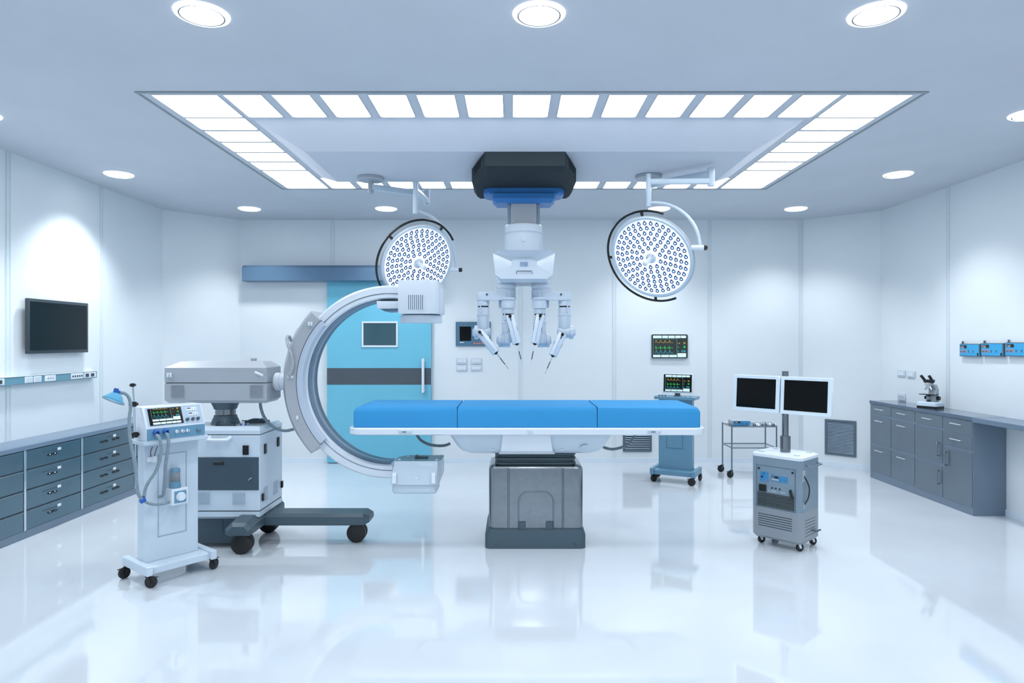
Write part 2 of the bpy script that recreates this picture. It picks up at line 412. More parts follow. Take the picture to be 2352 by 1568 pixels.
# intercom panel on back wall
t = thing('intercom_panel', 'slate blue wall panel with a small dark screen and four salmon buttons', 'wall panel', P(1047, 794.5, 7.654), 0)
w_ = P(1127,0,7.654).x-P(1047,0,7.654).x; h_ = 55.5/F*7.654
obj('casing', B().box(0, w_, -.022, -.001, 0, h_, .002, 1), mat('intercom_blue', (74, 112, 138), .4), t)
obj('screen', B().box(.046, .178, -.025, -.022, .06, .225), M_screen, t)
obj('logo_bar', B().box(.046, .095, -.024, -.022, .038, .046), M_txtw, t)
for k in range(4): obj('button', B().cyl((.218+.0305*k,-.022,.031), (.218+.0305*k,-.027,.031), .0105, n=16), M_red, t)

# ------------------------------------------------------------------ monitor graphics (local: x right, y away, z up; M places them)
def ribbon(b, pts, wd, M):
    pts = [Vector((p[0], 0, p[1])) for p in pts]; L = []
    for i, p in enumerate(pts):
        d = (pts[min(i+1, len(pts)-1)]-pts[max(i-1, 0)]).normalized(); n = Vector((-d.z, 0, d.x))*wd/2
        L.append((M @ (p+n), M @ (p-n)))
    for a, c in zip(L, L[1:]): b.faces([a[0], a[1], c[1], c[0]], [(0,1,2,3)])
def waves(kind_, x0, x1, z0, h):
    per = (x1-x0)/4; pts = []
    for k in range(4):
        x = x0+per*k
        if kind_ == 'y': q = [(0,0),(.06,.05),(.12,.8),(.2,1),(.3,.85),(.4,.05),(.98,0)]
        elif kind_ == 'g': q = [(0,.35),(.08,.35),(.13,1),(.17,-.1),(.24,.4),(.3,.05),(.38,.35),(.98,.35)]
        else: q = [(0,0),(.08,.1),(.17,.95),(.27,1),(.38,.4),(.5,.12),(.7,0),(.98,0)]
        pts += [(x+per*a, z0+h*v) for a, v in q]
    return pts
def vitals(parent, M, W, H, bright=True, flip=False):
    """parent screen gets its traces, keys and numbers as sub-parts"""
    def T(y): return M @ Matrix.Translation((0, y, 0))
    k = W/.415; s = H/.262
    def kb(x0, x1, z0, z1):
        obj('screen_key', B().box(x0*W, x1*W, -.0022, -.0012, z0*H, z1*H).xf(M), E_w, parent)
    def F_(z): return z
    if not flip:
        for a, c in ((.03,.275),(.295,.45),(.47,.645),(.665,.805),(.82,.965)): kb(a, c, .86, .965)
        for a, c in ((.03,.24),(.26,.475),(.49,.705)): kb(a, c, .035, .125)
        kb(.725, .965, .035, .205); zt, fr = .835, (.03, .705, .155, .835)
        rows = {'y': (.66, .11), 'g': (.39, .14), 'c': (.215, .115)}; tx = {'y': .61, 'g': .44, 'c': .265}
    else:
        for a, c in ((.03,.275),(.295,.45),(.47,.645),(.665,.805),(.82,.965)): kb(a, c, .045, .16)
        for a, c in ((.03,.24),(.26,.475),(.49,.705)): kb(a, c, .24, .34)
        kb(.725, .965, .24, .44); fr = (.03, .68, .38, 1.0)
        rows = {'y': (.93, .05), 'g': (.70, .15), 'c': (.46, .16)}; tx = {'y': .88, 'g': .69, 'c': .49}
    kt = B()
    for (a, c, z) in ([(.07,.235,.912),(.32,.42,.912),(.53,.60,.912),(.70,.77,.912),(.86,.92,.912),(.10,.17,.08),(.32,.42,.08),(.57,.63,.08),(.79,.90,.145),(.82,.87,.09)] if not flip else
                      [(.07,.235,.10),(.32,.42,.10),(.53,.60,.10),(.70,.77,.10),(.86,.92,.10),(.10,.17,.29),(.32,.42,.29),(.57,.63,.29),(.79,.90,.36),(.82,.87,.31)]):
        n_ = max(3, int((c-a)*W/(.0042*k)))
        for i in range(n_):
            if i % 5 == 4: continue
            x = (a+(c-a)*i/n_)*W; hh = (.011 if (i*7) % 3 else .017)*H
            ribbon(kt, [(x, z*H), (x+.0026*k, z*H)], hh, T(-.0026))
    obj('key_lettering', kt, mat('key_cyan', (70, 176, 200), .5), parent)
    b = B()
    for q in ([(fr[0],fr[2]),(fr[1],fr[2])], [(fr[0],fr[3]),(fr[1],fr[3])], [(fr[0],fr[2]),(fr[0],fr[3])], [(fr[1],fr[2]),(fr[1],fr[3])]):
        ribbon(b, [(a*W, c*H) for a, c in q], .0022*k, T(-.0013))
    obj('trace_border', b, E_f, parent)
    for key, m in (('y', E_y), ('g', E_g), ('c', E_c)):
        b = B(); z0, h = rows[key]
        ribbon(b, waves(key, .09*W, .60*W, z0*H, h*H), .0019*k, T(-.0014))
        num = {'y': '22', 'g': '35', 'c': '0.36'}[key]
        b.text(num, M @ Matrix.Translation((.955*W, -.0014, tx[key]*H)), .105*H, 'RIGHT', 0)
        b.text({'y': '= 8', 'g': '-=', 'c': ''}[key] or 'II', M @ Matrix.Translation((.73*W, -.0014, tx[key]*H)), .07*H, 'LEFT', 0)
        obj({'y': 'yellow_trace', 'g': 'green_trace', 'c': 'cyan_trace'}[key], b, m, parent)
I4 = Matrix.Identity(4)
# wall patient monitor
a_, b_ = P(1496, 823, 7.62), P(1580, 767.5, 7.62)
t = thing('patient_monitor', 'vital signs monitor with a rounded white rim hung on the back wall', 'monitor', (a_.x, 7.654, a_.z), 0)
W_, H_ = b_.x-a_.x, b_.z-a_.z
b = B(); b.loft([[(x, -.001, z) for x, z in rrect(-.004, W_+.004, -.004, H_+.004, .02)], [(x, -.03, z) for x, z in rrect(-.004, W_+.004, -.004, H_+.004, .02)]]); obj('housing', b, M_white2, t)
b = B(); b.loft([[(x, -.03, z) for x, z in rrect(.001, W_-.001, .001, H_-.001, .018)], [(x, -.034, z) for x, z in rrect(.001, W_-.001, .001, H_-.001, .018)]])
s_ = obj('screen', b, E_bg, t)
vitals(s_, Matrix.Translation((.008, -.034, .006)), W_-.016, H_-.012)

# black screen on left wall
xw = -3.727
t = thing('wall_screen', 'large black flat screen hung on the left wall', 'screen', (xw, 5.02, 1.306), 90)
obj('back_box', B().box(.1, .60, -.03, -.001, .08, .34, .004), M_black, t)
fr = mat('screen_frame_slate', (52, 64, 72), .35); b = B(); W_, H_ = .717, .424
obj('bezel', B().box(0, W_, -.055, -.03, 0, H_, .005), fr, t)
obj('display', B().box(.024, W_-.024, -.057, -.055, .026, H_-.024), M_tv, t)

# equipment rail on left wall
t = thing('socket_rail', 'teal wall trunking with socket plates on the left wall', 'socket rail', (xw, 4.3, 1.079), 90)
obj('trunking', B().box(0, 1.57, -.047, -.001, 0, .058, .003, 1), mat('trunking_teal', (98, 146, 164), .35), t)
obj('top_edge', B().box(0, 1.57, -.05, -.001, .058, .062), M_white2, t)
def uY(px): return 3.68*F/(1176-px)-4.3
b = None
def soc(px0, px1, sort):
    u0, u1 = uY(px0), uY(px1)
    p = obj('socket_plate', B().box(u0, u1, -.052, -.047, .006, .053, .0015, 1), M_white2, t)
    b = B(); y = -.0525
    if sort == 'oval':
        for k in range(5): b.cyl((u0+(u1-u0)*(.14+.18*k), -.052, .029), (u0+(u1-u0)*(.14+.18*k), -.0545, .029), .0085, n=14)
    elif sort == 'square':
        for x in (.1, .55): b.box(u0+(u1-u0)*x, u0+(u1-u0)*(x+.27), -.0545, -.052, .015, .043)
    elif sort == 'pins':
        for k in range(3):
            for dx, dz in ((0, .006), (-.006, -.004), (.006, -.004)): b.cyl((u0+(u1-u0)*(.3+.22*k)+dx, -.052, .029+dz), (u0+(u1-u0)*(.3+.22*k)+dx, -.0535, .029+dz), .0028, n=8)
    else:
        for i in range(4):
            for j in range(2): b.box(u0+(u1-u0)*(.15+.2*i), u0+(u1-u0)*(.28+.2*i), -.0535, -.052, .014+.018*j, .026+.018*j)
    obj({'oval': 'round_outlet', 'square': 'square_outlet', 'pins': 'pin_holes'}.get(sort, 'key_row'), b, M_switch if sort == 'keys' else M_slot if sort != 'pins' else M_blackg, p)
soc(-25, 9, 'square'); soc(56, 74.5, 'keys'); soc(76.5, 94, 'keys'); soc(102, 127, 'pins'); soc(162, 190.5, 'oval'); soc(192.5, 219.5, 'square')

# ------------------------------------------------------------------ left drawer cabinets
XF = -3.455
M_hd = mat('dark_chrome', (70, 78, 84), .15, .95)
def drawers(y0, y1, two, label):
    t = thing('drawer_cabinet', label, 'cabinet', (XF, y0, 0), 90, 'steel drawer cabinets along the left wall'); W_ = y1-y0
    obj('carcass', B().box(0, W_, .003, .269, .055, .628), M_dark, t)
    obj('plinth', B().box(0, W_, .003, .269, 0, .055), M_cabF, t)
    obj('edge_strip', B().box(0, .022, -.006, .004, .058, .628, .002), M_chrome, t, label='bright chrome upright strip')
    for k in range(4):
        z = .0605+.143*k
        d_ = obj('drawer', B().box(.026, W_-.004, -.004, .003, z, z+.134, .002, 1), M_cabL, t)
        obj('pull_edge', B().box(.026, W_-.004, -.008, -.004, z+.126, z+.133, .001, 1), M_tube, d_)
        for cx in ((.40*W_, .62*W_) if two else (.47*W_,)):
            b = B().lathe([(0,0),(.017,0),(.02,.004),(.014,.012),(0,.014)], (0,0,0), (0,-1,0), 20)
            b.xf(Matrix.Translation((cx-.027, -.004, z+.065)) @ Matrix.Diagonal((1.1, 1, .5, 1)))
            b2 = B().lathe([(0,0),(.017,0),(.02,.004),(.014,.012),(0,.014)], (0,0,0), (0,-1,0), 20)
            b2.xf(Matrix.Translation((cx+.027, -.004, z+.065)) @ Matrix.Diagonal((1.1, 1, .5, 1)))
            me = bpy.data.meshes.new('k'); b2.bm.to_mesh(me); b.bm.from_mesh(me); b2.bm.free()
            b.box(cx-.03, cx+.03, -.016, -.008, z+.061, z+.069, .002)
            obj('handle', b, M_hd, d_)
        cx = (.62 if two else .62)*W_
        obj('label_holder', B().box(cx-.04, cx-.002, -.006, -.004, z+.086, z+.106), M_txtw, d_)
        obj('slot', B().box(cx-.20 if not two else cx-.12, cx-.04, -.0052, -.004, z+.090, z+.096), M_dark2, d_)
drawers(4.06, 4.679, False, 'steel drawer cabinet under the left worktop, cut by the left picture edge')
drawers(4.679, 5.30, False, 'steel cabinet of four drawers with one handle each, left of the ventilator')
drawers(5.30, 6.05, True, 'steel cabinet of four drawers with two handles each, just left of the ventilator hoses')
drawers(6.05, 6.86, True, 'farthest steel drawer cabinet on the left, mostly behind the ventilator')
wt = B().box(-3.727, -3.44, 4.06, 6.88, .630, .662, .003)
tag(obj('worktop', wt, mat('worktop_slate', (122, 142, 162), .3, .4, var=.03)), 'long slate grey worktop over the steel drawers on the left', 'worktop')

# ------------------------------------------------------------------ right cabinets
XR = 3.70
M_pull = mat('pull_bright', (222, 228, 232), .18, .9)
def cab(y_far, y_near, fronts, label):
    """local x runs from the far end towards the viewer"""
    t = thing('base_cabinet', label, 'cabinet', (XR, y_far, 0), -90, 'grey steel cabinets along the right wall'); W_ = y_far-y_near
    obj('carcass', B().box(0, W_, 0, .265, 0, .762, .001, 1), M_cabF, t)
    for (kind_, x0, x1, z0, z1, hs) in fronts:
        f_ = obj(kind_, B().box(x0*W_+.008, x1*W_-.008, -.004, 0, z0+.004, z1-.004, .0015, 1), M_cabR, t)
        if hs == 'h':
            cx = (x0+x1)/2*W_; zz = z1-.045
            obj('handle', B().tube([(cx-.06,-.004,zz),(cx-.06,-.022,zz),(cx-.05,-.026,zz),(cx+.05,-.026,zz),(cx+.06,-.022,zz),(cx+.06,-.004,zz)], .0055, 8, 3), M_pull, f_)
        else:
            cx = (x1*W_-.05) if hs == 'r' else x0*W_+.05; zz = (z0+z1)/2 if hs == 'r' else z1-.10
            if hs == 'r': zz = z0+.62*(z1-z0) if z0 < .2 else z0+.42*(z1-z0)
            obj('handle', B().tube([(cx,-.004,zz-.055),(cx,-.022,zz-.055),(cx,-.026,zz-.045),(cx,-.026,zz+.045),(cx,-.022,zz+.055),(cx,-.004,zz+.055)], .0055, 8, 3), M_tube, f_)
cab(6.834, 6.07, [('drawer',0,.5,.66,.762,'h'),('drawer',.5,1,.66,.762,'h'),('door',0,.5,.36,.645,'h'),('door',.5,1,.36,.645,'h'),('door',0,.5,.075,.345,'h'),('door',.5,1,.075,.345,'h')],
    'far grey cabinet on the right with six fronts and short bar handles')
cab(6.07, 5.31, [('drawer',0,.52,.655,.762,'h'),('door',0,.52,.345,.64,'r'),('door',0,.52,.06,.33,'r'),('drawer',.52,1,.635,.762,'h'),('drawer',.52,1,.52,.632,'h'),('door',.52,1,.06,.505,'l')],
    'near grey cabinet on the right, under and in front of the microscope')
tag(obj('cabinet_worktop', B().box(3.69, 3.966, 5.31, 6.834, .762, .793, .002, 1), mat('worktop_dark_gloss', (92, 110, 130), .1, .3, var=.02)), 'glossy grey worktop under the microscope', 'worktop')
tag(obj('desk_top', B().box(3.69, 3.966, 2.2, 5.309, .753, .792, .002, 1), mat('desk_slab', (112, 130, 150), .3, .3, var=.02)), 'grey wall desk slab running out of the right picture edge', 'desk')

# ------------------------------------------------------------------ microscope
t = thing('microscope', 'grey and black microscope on the right worktop', 'microscope', (3.815, 6.03, .793), -60)
obj('foot', B().prism(rrect(-.095,.085,-.07,.075,.02), 'z', 0, .022), M_black, t)
b = B(); b.loft([[(x,y,.022) for x,y in rrect(-.095,.085,-.07,.075,.02)], [(x,y,.05) for x,y in rrect(-.093,.083,-.068,.073,.02)], [(x,y,.06) for x,y in rrect(-.078,.07,-.055,.06,.02)]])
obj('base', b, M_white, t)
obj('column', B().box(-.035, .048, -.01, .045, .058, .13, .006), M_lgrey, t)
b = B(); b.loft([[(-.02,.0,.125),(.045,.0,.125),(.045,.05,.125),(-.02,.05,.125)], [(-.02,.005,.17),(.046,.005,.17),(.046,.05,.17),(-.02,.05,.17)], [(-.03,-.02,.215),(.035,-.02,.215),(.03,.045,.215),(-.02,.045,.215)]])
obj('arm', b, M_lgrey, t)
obj('head', B().lathe([(0,0),(.034,0),(.036,.012),(.03,.026),(0,.03)], (-.003,-.02,.208), (0,0,1), 24), M_lgrey, t)
obj('stage', B().box(-.07, .055, -.065, .03, .122, .129, .002), M_blackg, t)
b = B().box(-.038, .035, -.055, .01, .235, .262, .006)
obj('eyepiece_housing', b, M_blackg, t)
for sx in (-1, 1): obj('eyepiece', B().tube([(sx*.03,-.02,.236),(sx*.033-.006,-.043,.267),(sx*.036-.016,-.064,.297)], .0125, 14, 3), M_blackg, t)
obj('nosepiece', B().cyl((-.003,-.025,.208), (-.003,-.028,.196), .024), M_chrome, t)
for k in range(3):
    a = -.9+.9*k
    obj('objective_lens', B().cyl((-.003+.015*math.sin(a),-.03,.198), (-.003+.038*math.sin(a),-.036,.162+.008*abs(k-1)), .009, .006, 14), M_chrome, t)
for sx, r in ((-.047, .016), (.06, .02)): obj('focus_knob', B().cyl((sx-.012,.015,.093), (sx+.012,.015,.093), r, n=20, bev=.003), M_blackg, t)
obj('lamp', B().cyl((-.005,-.028,.058), (-.005,-.028,.078), .018, .012), M_blackg, t)
obj('condenser', B().cyl((-.005,-.028,.108), (-.005,-.028,.122), .014, .02), M_blackg, t)

# ------------------------------------------------------------------ operating table
TY = 4.68
t = thing('operating_table', 'blue padded operating table on a steel pedestal in the middle of the room', 'operating table', (.16, TY, 0))
def loftz(b, levels):
    b.loft([[(x, y, z) for x, y in rrect(x0, x1, y0, y1, r)] for (x0, x1, y0, y1, r, z) in levels]); return b
obj('base_plinth', loftz(B(), [(-.183,.50,4.47,4.96,.04,0),(-.183,.50,4.47,4.96,.04,.09),(-.172,.489,4.482,4.95,.04,.125),(-.172,.489,4.482,4.95,.04,.128)]), M_dark, t, True)
b = loftz(B(), [(-.158,.485,4.50,4.90,.04,.128),(-.158,.485,4.50,4.90,.04,.53),(-.150,.477,4.508,4.892,.04,.548),(-.13,.455,4.53,4.87,.04,.556)])
pd = obj('pedestal', b, M_steel, t, True)
b = B()
for x in (P(1168,0,4.5).x, P(1293,0,4.5).x):
    b.box(x-.007, x-.003, 4.4965, 4.503, .13, .54, .001, 1); b.box(x+.003, x+.007, 4.4965, 4.503, .13, .54, .001, 1)
obj('panel_seam', b, M_dark, pd, True)
xa, xb = P(1191,0,4.5).x, P(1271,0,4.5).x; zt = P(0,1129,4.5).z; xm = (xa+xb)/2; rr = .07
arch = [(xa,4.497,.135),(xa,4.497,zt-rr)]+[(xa+rr-rr*math.cos(a),4.497,zt-rr+rr*math.sin(a)) for a in (.4,.8,1.2)]+[(xa+rr,4.497,zt),(xb-rr,4.497,zt)]+[(xb-rr+rr*math.sin(a),4.497,zt-rr+rr*math.cos(a)) for a in (.4,.8,1.2)]+[(xb,4.497,zt-rr),(xb,4.497,.135)]
obj('brake_lever', B().tube(arch, .0055, 10, 3), M_tube, t, True)
for x in (P(1199.5,0,4.49).x, P(1262,0,4.49).x): obj('lever_hinge', B().box(x-.023, x+.023, 4.476, 4.5, .129, .175, .004), M_dark, t, True)
for x in (P(1141,0,4.47).x, P(1322,0,4.47).x): obj('plinth_screw', B().cyl((x,4.472,.033), (x,4.466,.033), .007, n=12), M_dark2, t, True)
b = B(); lv = []
for k in range(3):
    z = .55+.032*k
    lv += [(-.105,.428,4.55,4.84,.05,z),(-.118,.441,4.535,4.855,.05,z+.008),(-.118,.441,4.535,4.855,.05,z+.018),(-.105,.428,4.55,4.84,.05,z+.026)]
obj('bellows', loftz(b, lv+[(-.105,.428,4.55,4.84,.05,.65)]), mat('bellows_rubber', (66, 84, 92), .4), t, True)
hz0, hz1 = .642, .782
b = loftz(B(), [(-.30,.56,4.50,4.86,.05,hz0),(-.345,.60,4.475,4.885,.05,hz0+.018),(-.372,.628,4.455,4.905,.05,hz0+.05),(-.425,.675,4.42,4.935,.04,hz1)])
obj('drive_housing', b, M_white, t, True)
yf = 4.44
b = B(); q0 = [P(1152,1040,yf), P(1267,1040,yf)]; q1 = [P(1158,998,yf), P(1263,998,yf)]
xs = lambda px: (px-1176)/F*4.42
b.loft([[(xs(1145),4.47,.64),(xs(1276),4.47,.64),(xs(1276),4.86,.64),(xs(1145),4.86,.64)], [(xs(1150),4.44,.665),(xs(1270),4.44,.665),(xs(1270),4.88,.665),(xs(1150),4.88,.665)],
        [(xs(1155),4.405,.782),(xs(1263),4.405,.782),(xs(1263),4.93,.782),(xs(1155),4.93,.782)]])
obj('center_cover', b, M_white2, t, True)
for x in (xs(1131), xs(1292)): obj('cover_bolt', B().cyl((x,4.50,.672), (x,4.455,.672), .007, n=12), M_white, t, True)
bd = B(); BX0, BX1, BY0, BY1 = -1.094, 1.295, 4.37, 4.985
loftz(bd, [(BX0+.01,BX1-.01,BY0+.01,BY1-.01,.09,.780),(BX0,BX1,BY0,BY1,.1,.786),(BX0,BX1,BY0,BY1,.1,.821),(BX0+.006,BX1-.006,BY0+.006,BY1-.006,.1,.828)])
board = obj('table_board', bd, M_white2, t, True)
for px0, px1 in ((916, 946), (1212, 1224), (1487, 1518)):
    x0, x1 = (px0-1176)/F*4.37, (px1-1176)/F*4.37
    cp = obj('control_panel', B().box(x0, x1, 4.362, 4.372, .793, .815, .002, 1), M_white, board, True)
    if px0 != 1212: obj('panel_marks', B().box(x0+.008, x0+.012, 4.3605, 4.363, .799, .802).box(x0+.008, x0+.012, 4.3605, 4.363, .806, .809).box(x0+.022, x0+.052, 4.3605, 4.363, .799, .809).box(x1-.014, x1-.008, 4.3605, 4.363, .797, .800), mat('mark_grey', (120, 136, 150), .5), t, True)
for i, (px0, px1) in enumerate(((810, 1049.6), (1050.8, 1371), (1372.4, 1611))):
    x0, x1 = (px0-1176)/F*4.395, (px1-1176)/F*4.395
    b = B(); r = .028; lv = []
    e0, e1 = (r if i == 0 else .004), (r if i == 2 else .004)
    for z, k in ((.8285, 0), (.93, 0), (.946, .25), (.958, .6), (.963, 1)):
        lv.append([(x, y, z) for x, y in [(x0+e0*k+ (0), 4.395+.02*k), (x1-e1*k, 4.395+.02*k), (x1-e1*k, 4.965-.02*k), (x0+e0*k, 4.965-.02*k)]])
    b.loft(lv)
    if i != 1:
        es = [e for e in b.bm.edges if abs(e.verts[0].co.z-e.verts[1].co.z) > .002 and (abs(e.verts[0].co.x-(x0 if i == 0 else x1)) < .04)]
        bmesh.ops.bevel(b.bm, geom=es, offset=.03, segments=4, profile=.5, affect='EDGES')
    obj('mattress_section', b, M_matt, t, True)
for pts, in (([(956,996),(966,1010),(985,1020),(1008,1023.5),(1024,1022),(1034,1018)],), ([(1460,996),(1452,1010),(1435,1024),(1412,1031),(1396,1030),(1385,1026)],)):
    obj('cable', B().tube([P(x, y, 4.62) for x, y in pts], .011, 10, 5, ribs=.008), M_hosed, t, True)
obj('housing_grip', B().tube([P(1332,1028,4.46), P(1340,1025,4.44), P(1350,1023,4.45)], .009, 8, 2), M_white, t, True)

# ------------------------------------------------------------------ C-arm x-ray machine
t = thing('c_arm_xray_machine', 'mobile C-arm x-ray machine with a big open ring left of the operating table', 'x-ray machine', (-1.9, 4.66, 0))
CX, CZ = -.841, 1.1216
prof = [(.569,4.59),(.580,4.55),(.604,4.55),(.604,4.562),(.611,4.562),(.611,4.545),(.652,4.545),(.6645,4.562),(.6645,4.79),(.66,4.80),(.573,4.80),(.569,4.795)]
carc = obj('c_ring', B().arc(prof, CX, CZ, 82, 272, 96), M_white2, t, True)
obj('inner_rail', B().arc([(.5665,4.585),(.5695,4.58),(.5695,4.79),(.5665,4.785)], CX, CZ, 84, 270, 90), mat('rail_grey_blue', (108, 130, 150), .3, .4), carc, True)
obj('rail_lip', B().arc([(.5635,4.66),(.5670,4.655),(.5670,4.70),(.5635,4.695)], CX, CZ, 88, 268, 90), mat('rail_lip_grey', (140, 158, 176), .3, .3), carc, True)
r0, r1 = .565, .722
cover = obj('carriage_cover', B().arc([(.624,4.485),(r1-.024,4.485),(r1,4.525),(r1,4.86),(.667,4.86),(.667,4.56),(.624,4.54)], CX, CZ, 137.5, 222.5, 48), M_lgrey2, t, True)
obj('inner_cover', B().arc([(.5765,4.50),(.582,4.49),(.6205,4.49),(.6205,4.545),(.5765,4.545)], CX, CZ, 138, 222, 48), mat('cover_light', (186, 200, 216), .35), cover, True)
obj('cover_seam', B().arc([(.6195,4.4935),(.6245,4.4935),(.6245,4.8),(.6195,4.8)], CX, CZ, 138.5, 221.5, 48), M_slot, cover, True)
obj('back_plate', B().arc([(.70,4.58),(.752,4.60),(.752,4.80),(.70,4.82)], CX, CZ, 150, 210, 40), M_white2, t, True)
for px, py, n_ in ((713, 743.5, 2), (683, 959, 1)):
    for k in range(n_):
        c = P(px+(k-.5*(n_-1))*5.4, py, 4.48)
        obj('latch_button', B().box(c.x-.007, c.x+.007, 4.472, 4.487, c.z-.014, c.z+.014, .003), M_white2, cover, True)
obj('grip_hose', B().tube([P(669,783,4.55), P(664,772,4.52), P(659,775,4.5), P(661,790,4.47), P(667,808,4.46), P(672,830,4.46), P(670,850,4.46), P(665,862,4.47), P(667,866,4.485)], .0115, 12, 5, ribs=.0125), M_lgrey2, t, True)
b = B().box(P(661,0,4.48).x, P(674,0,4.48).x, 4.472, 4.486, P(0,868,4.48).z, P(0,862,4.48).z, .003)
obj('hose_bracket', b, M_white2, t, True)
# pivot shaft
AX0 = -1.645
obj('pivot_shaft', B().lathe([(0,0),(.05,0),(.052,.01),(.062,.02),(.062,.055),(.056,.058),(.056,.064),(.062,.067),(.062,.12),(0,.12)], (AX0-.02,4.62,CZ), (1,0,0), 32), M_white2, t, True)
# arm box
zA0, zA1 = .985, 1.222
def armloop(x0, x1, y0, y1, z): return [(x0,y0,z),(x1,y0,z),(x1,y1-.09,z),(x1-.07,y1,z),(x0+.02,y1,z),(x0,y1-.02,z)]
b = B(18); b.loft([armloop(-2.33,-1.675,4.50,4.80,zA0-.003), armloop(-2.347,-1.657,4.47,4.83,zA0+.018), armloop(-2.347,-1.657,4.47,4.83,1.117)])
ab = obj('arm_housing_lower', b, M_lgrey, t, True)
b = B(18); b.loft([armloop(-2.347,-1.657,4.47,4.83,1.123), armloop(-2.347,-1.657,4.47,4.83,zA1), armloop(-2.28,-1.715,4.555,4.80,1.262)])
au = obj('arm_housing_upper', b, M_lgrey, t, True)
obj('housing_gap', B().prism([(-2.342,4.476),(-1.662,4.476),(-1.662,4.73),(-1.73,4.82),(-2.342,4.82)], 'z', 1.1165, 1.1235), M_slot, t, True)
for px in (386.5, 393):
    c = P(px, 861, 4.47); obj('latch_button', B().box(c.x-.008, c.x+.007, 4.46, 4.472, c.z-.016, c.z+.014, .003), M_white2, au, True)
for px0, px1 in ((393, 423), (574, 604)):
    b = B()
    for k in range(9):
        z = P(0, 885+3.4*k, 4.47).z; b.box((px0-1176)/F*4.47, (px1-1176)/F*4.47, 4.4665, 4.472, z-.0022, z+.0022)
    obj('vent_ribs', b, mat('rib_grey', (142, 150, 160), .45), ab, True)
obj('lock_handle', B().tube([P(587,855,4.46), P(594,858,4.44), P(603,862,4.455)], .009, 8, 3), M_white2, au, True)
obj('top_knob', B().cyl((P(583,0,4.75).x,4.75,1.262), (P(583,0,4.75).x,4.75,1.283), .021, n=20, bev=.003), M_lgrey, au, True)
# column
cxc = -2.015; yc = 4.655
obj('column_skirt', B().lathe([(0,0),(.096,0),(.098,.006),(.084,.045),(.077,.058),(.077,.068),(0,.068)], (cxc,yc,.815), (0,0,1), 36), mat('column_slate', (78, 98, 110), .4), t, True)
obj('lift_column', B().cyl((cxc,yc,.89), (cxc,yc,.95), .068), M_pole, t, True)
obj('column_collar', B().lathe([(0,0),(.074,0),(.078,.006),(.079,.014),(.092,.040),(.1,.055),(.1,.062),(0,.062)], (cxc,yc,.927), (0,0,1), 36), MATS['column_slate'], t, True)
# cabinet
CB = (-2.30, -1.695, 4.45, 4.88)
def cham(x0, x1, y0, y1, z, c=.0): return [(x0,y0,z),(x1,y0,z),(x1,y1,z),(x0,y1,z)]
cab_ = obj('cabinet_body', B().box(CB[0], CB[1], CB[2], CB[3], .262, .770, .003, 1), M_white, t, True)
obj('cabinet_seam', B().box(CB[0]+.004, CB[1]-.004, CB[2]+.004, CB[3]-.004, .25, .778), M_slot, t, True)
b = B(18); b.loft([cham(*CB,.776), cham(*CB,.801), cham(CB[0]+.03,CB[1]-.02,CB[2]+.045,CB[3]-.03,.824)]); obj('cabinet_lid', b, M_white, t, True)
b = B(18); b.loft([cham(CB[0]+.05,CB[1]-.035,CB[2]+.05,CB[3]-.05,.196), cham(*CB,.222), cham(*CB,.256)]); obj('cabinet_skirt', b, M_white, t, True)
def fx(px, Y=4.45): return (px-1176)/F*Y
def fz(py, Y=4.45): return CAMH-(py-784)/F*Y
dr = obj('cabinet_door', B().box(fx(400), fx(594.5), 4.444, 4.451, fz(1125), fz(1049.5), .001, 1), M_dark2, cab_, True, 'dark slate door')
obj('display_slot', B().box(fx(491.5), fx(515), 4.440, 4.446, fz(1067), fz(1060), .001, 1), M_blackg, cab_, True)
obj('door_key', B().tube([P(571,1103,4.44), P(576,1098,4.435), P(578,1098,4.445)], .005, 8, 2), M_chrome, cab_, True)
for y in (1064.5, 1117): obj('door_screw', B().cyl((fx(576),4.446,fz(y)), (fx(576),4.441,fz(y)), .008, n=14), M_dark, cab_, True)
sb = obj('black_switch', B().box(fx(558), fx(571.5), 4.442, 4.451, fz(1044), fz(1022.5), .001, 1), M_blackg, cab_, True)
obj('push_handle', B().tube([P(484,1004,4.45), P(478,1009,4.42), P(484,1010.5,4.41), P(518,1010.5,4.41), P(526,1007,4.43), P(529,1004,4.45)], .0125, 12, 3), M_white2, cab_, True)
for px0, px1 in ((440, 482), (534, 563.5)):
    b = B()
    for k in range(9):
        z = fz(1132+3.15*k); b.box(fx(px0), fx(px1), 4.4465, 4.451, z-.0022, z+.0022)
    obj('vent_ribs', b, mat('rib_white', (170, 188, 204), .45), cab_, True)
for y0, y1, z0 in ((4.51, 4.585, .36), (4.70, 4.79, .36)):
    b = B()
    for k in range(9): b.box(CB[1]-.001, CB[1]+.0035, y0, y1, z0-.05+.0115*k-.0022, z0-.05+.0115*k+.0022)
    obj('vent_ribs', b, MATS['rib_white'], cab_, True)
for y, z in ((4.54, .665), (4.79, .675)): obj('side_latch', B().box(CB[1]-.001, CB[1]+.01, y-.017, y+.017, z-.034, z+.034, .003, 1), M_blackg, cab_, True)
for y, z in ((4.49, .345), (4.86, .352)): obj('hinge', B().box(CB[1]-.001, CB[1]+.014, y-.013, y+.013, z-.025, z+.025, .004, 1), M_blackg, cab_, True)
lid = [o for o in C.objects if o.name.startswith('cabinet_lid')][-1]
obj('lid_rail', B().tube([(-2.02,4.53,.824),(-2.02,4.53,.842),(-2.0,4.53,.846)], .003, 6, 2).tube([(-1.90,4.53,.824),(-1.90,4.53,.842),(-1.92,4.53,.846)], .003, 6, 2).box(-2.03, -1.89, 4.526, 4.534, .8235, .828), M_blackg, lid, True)
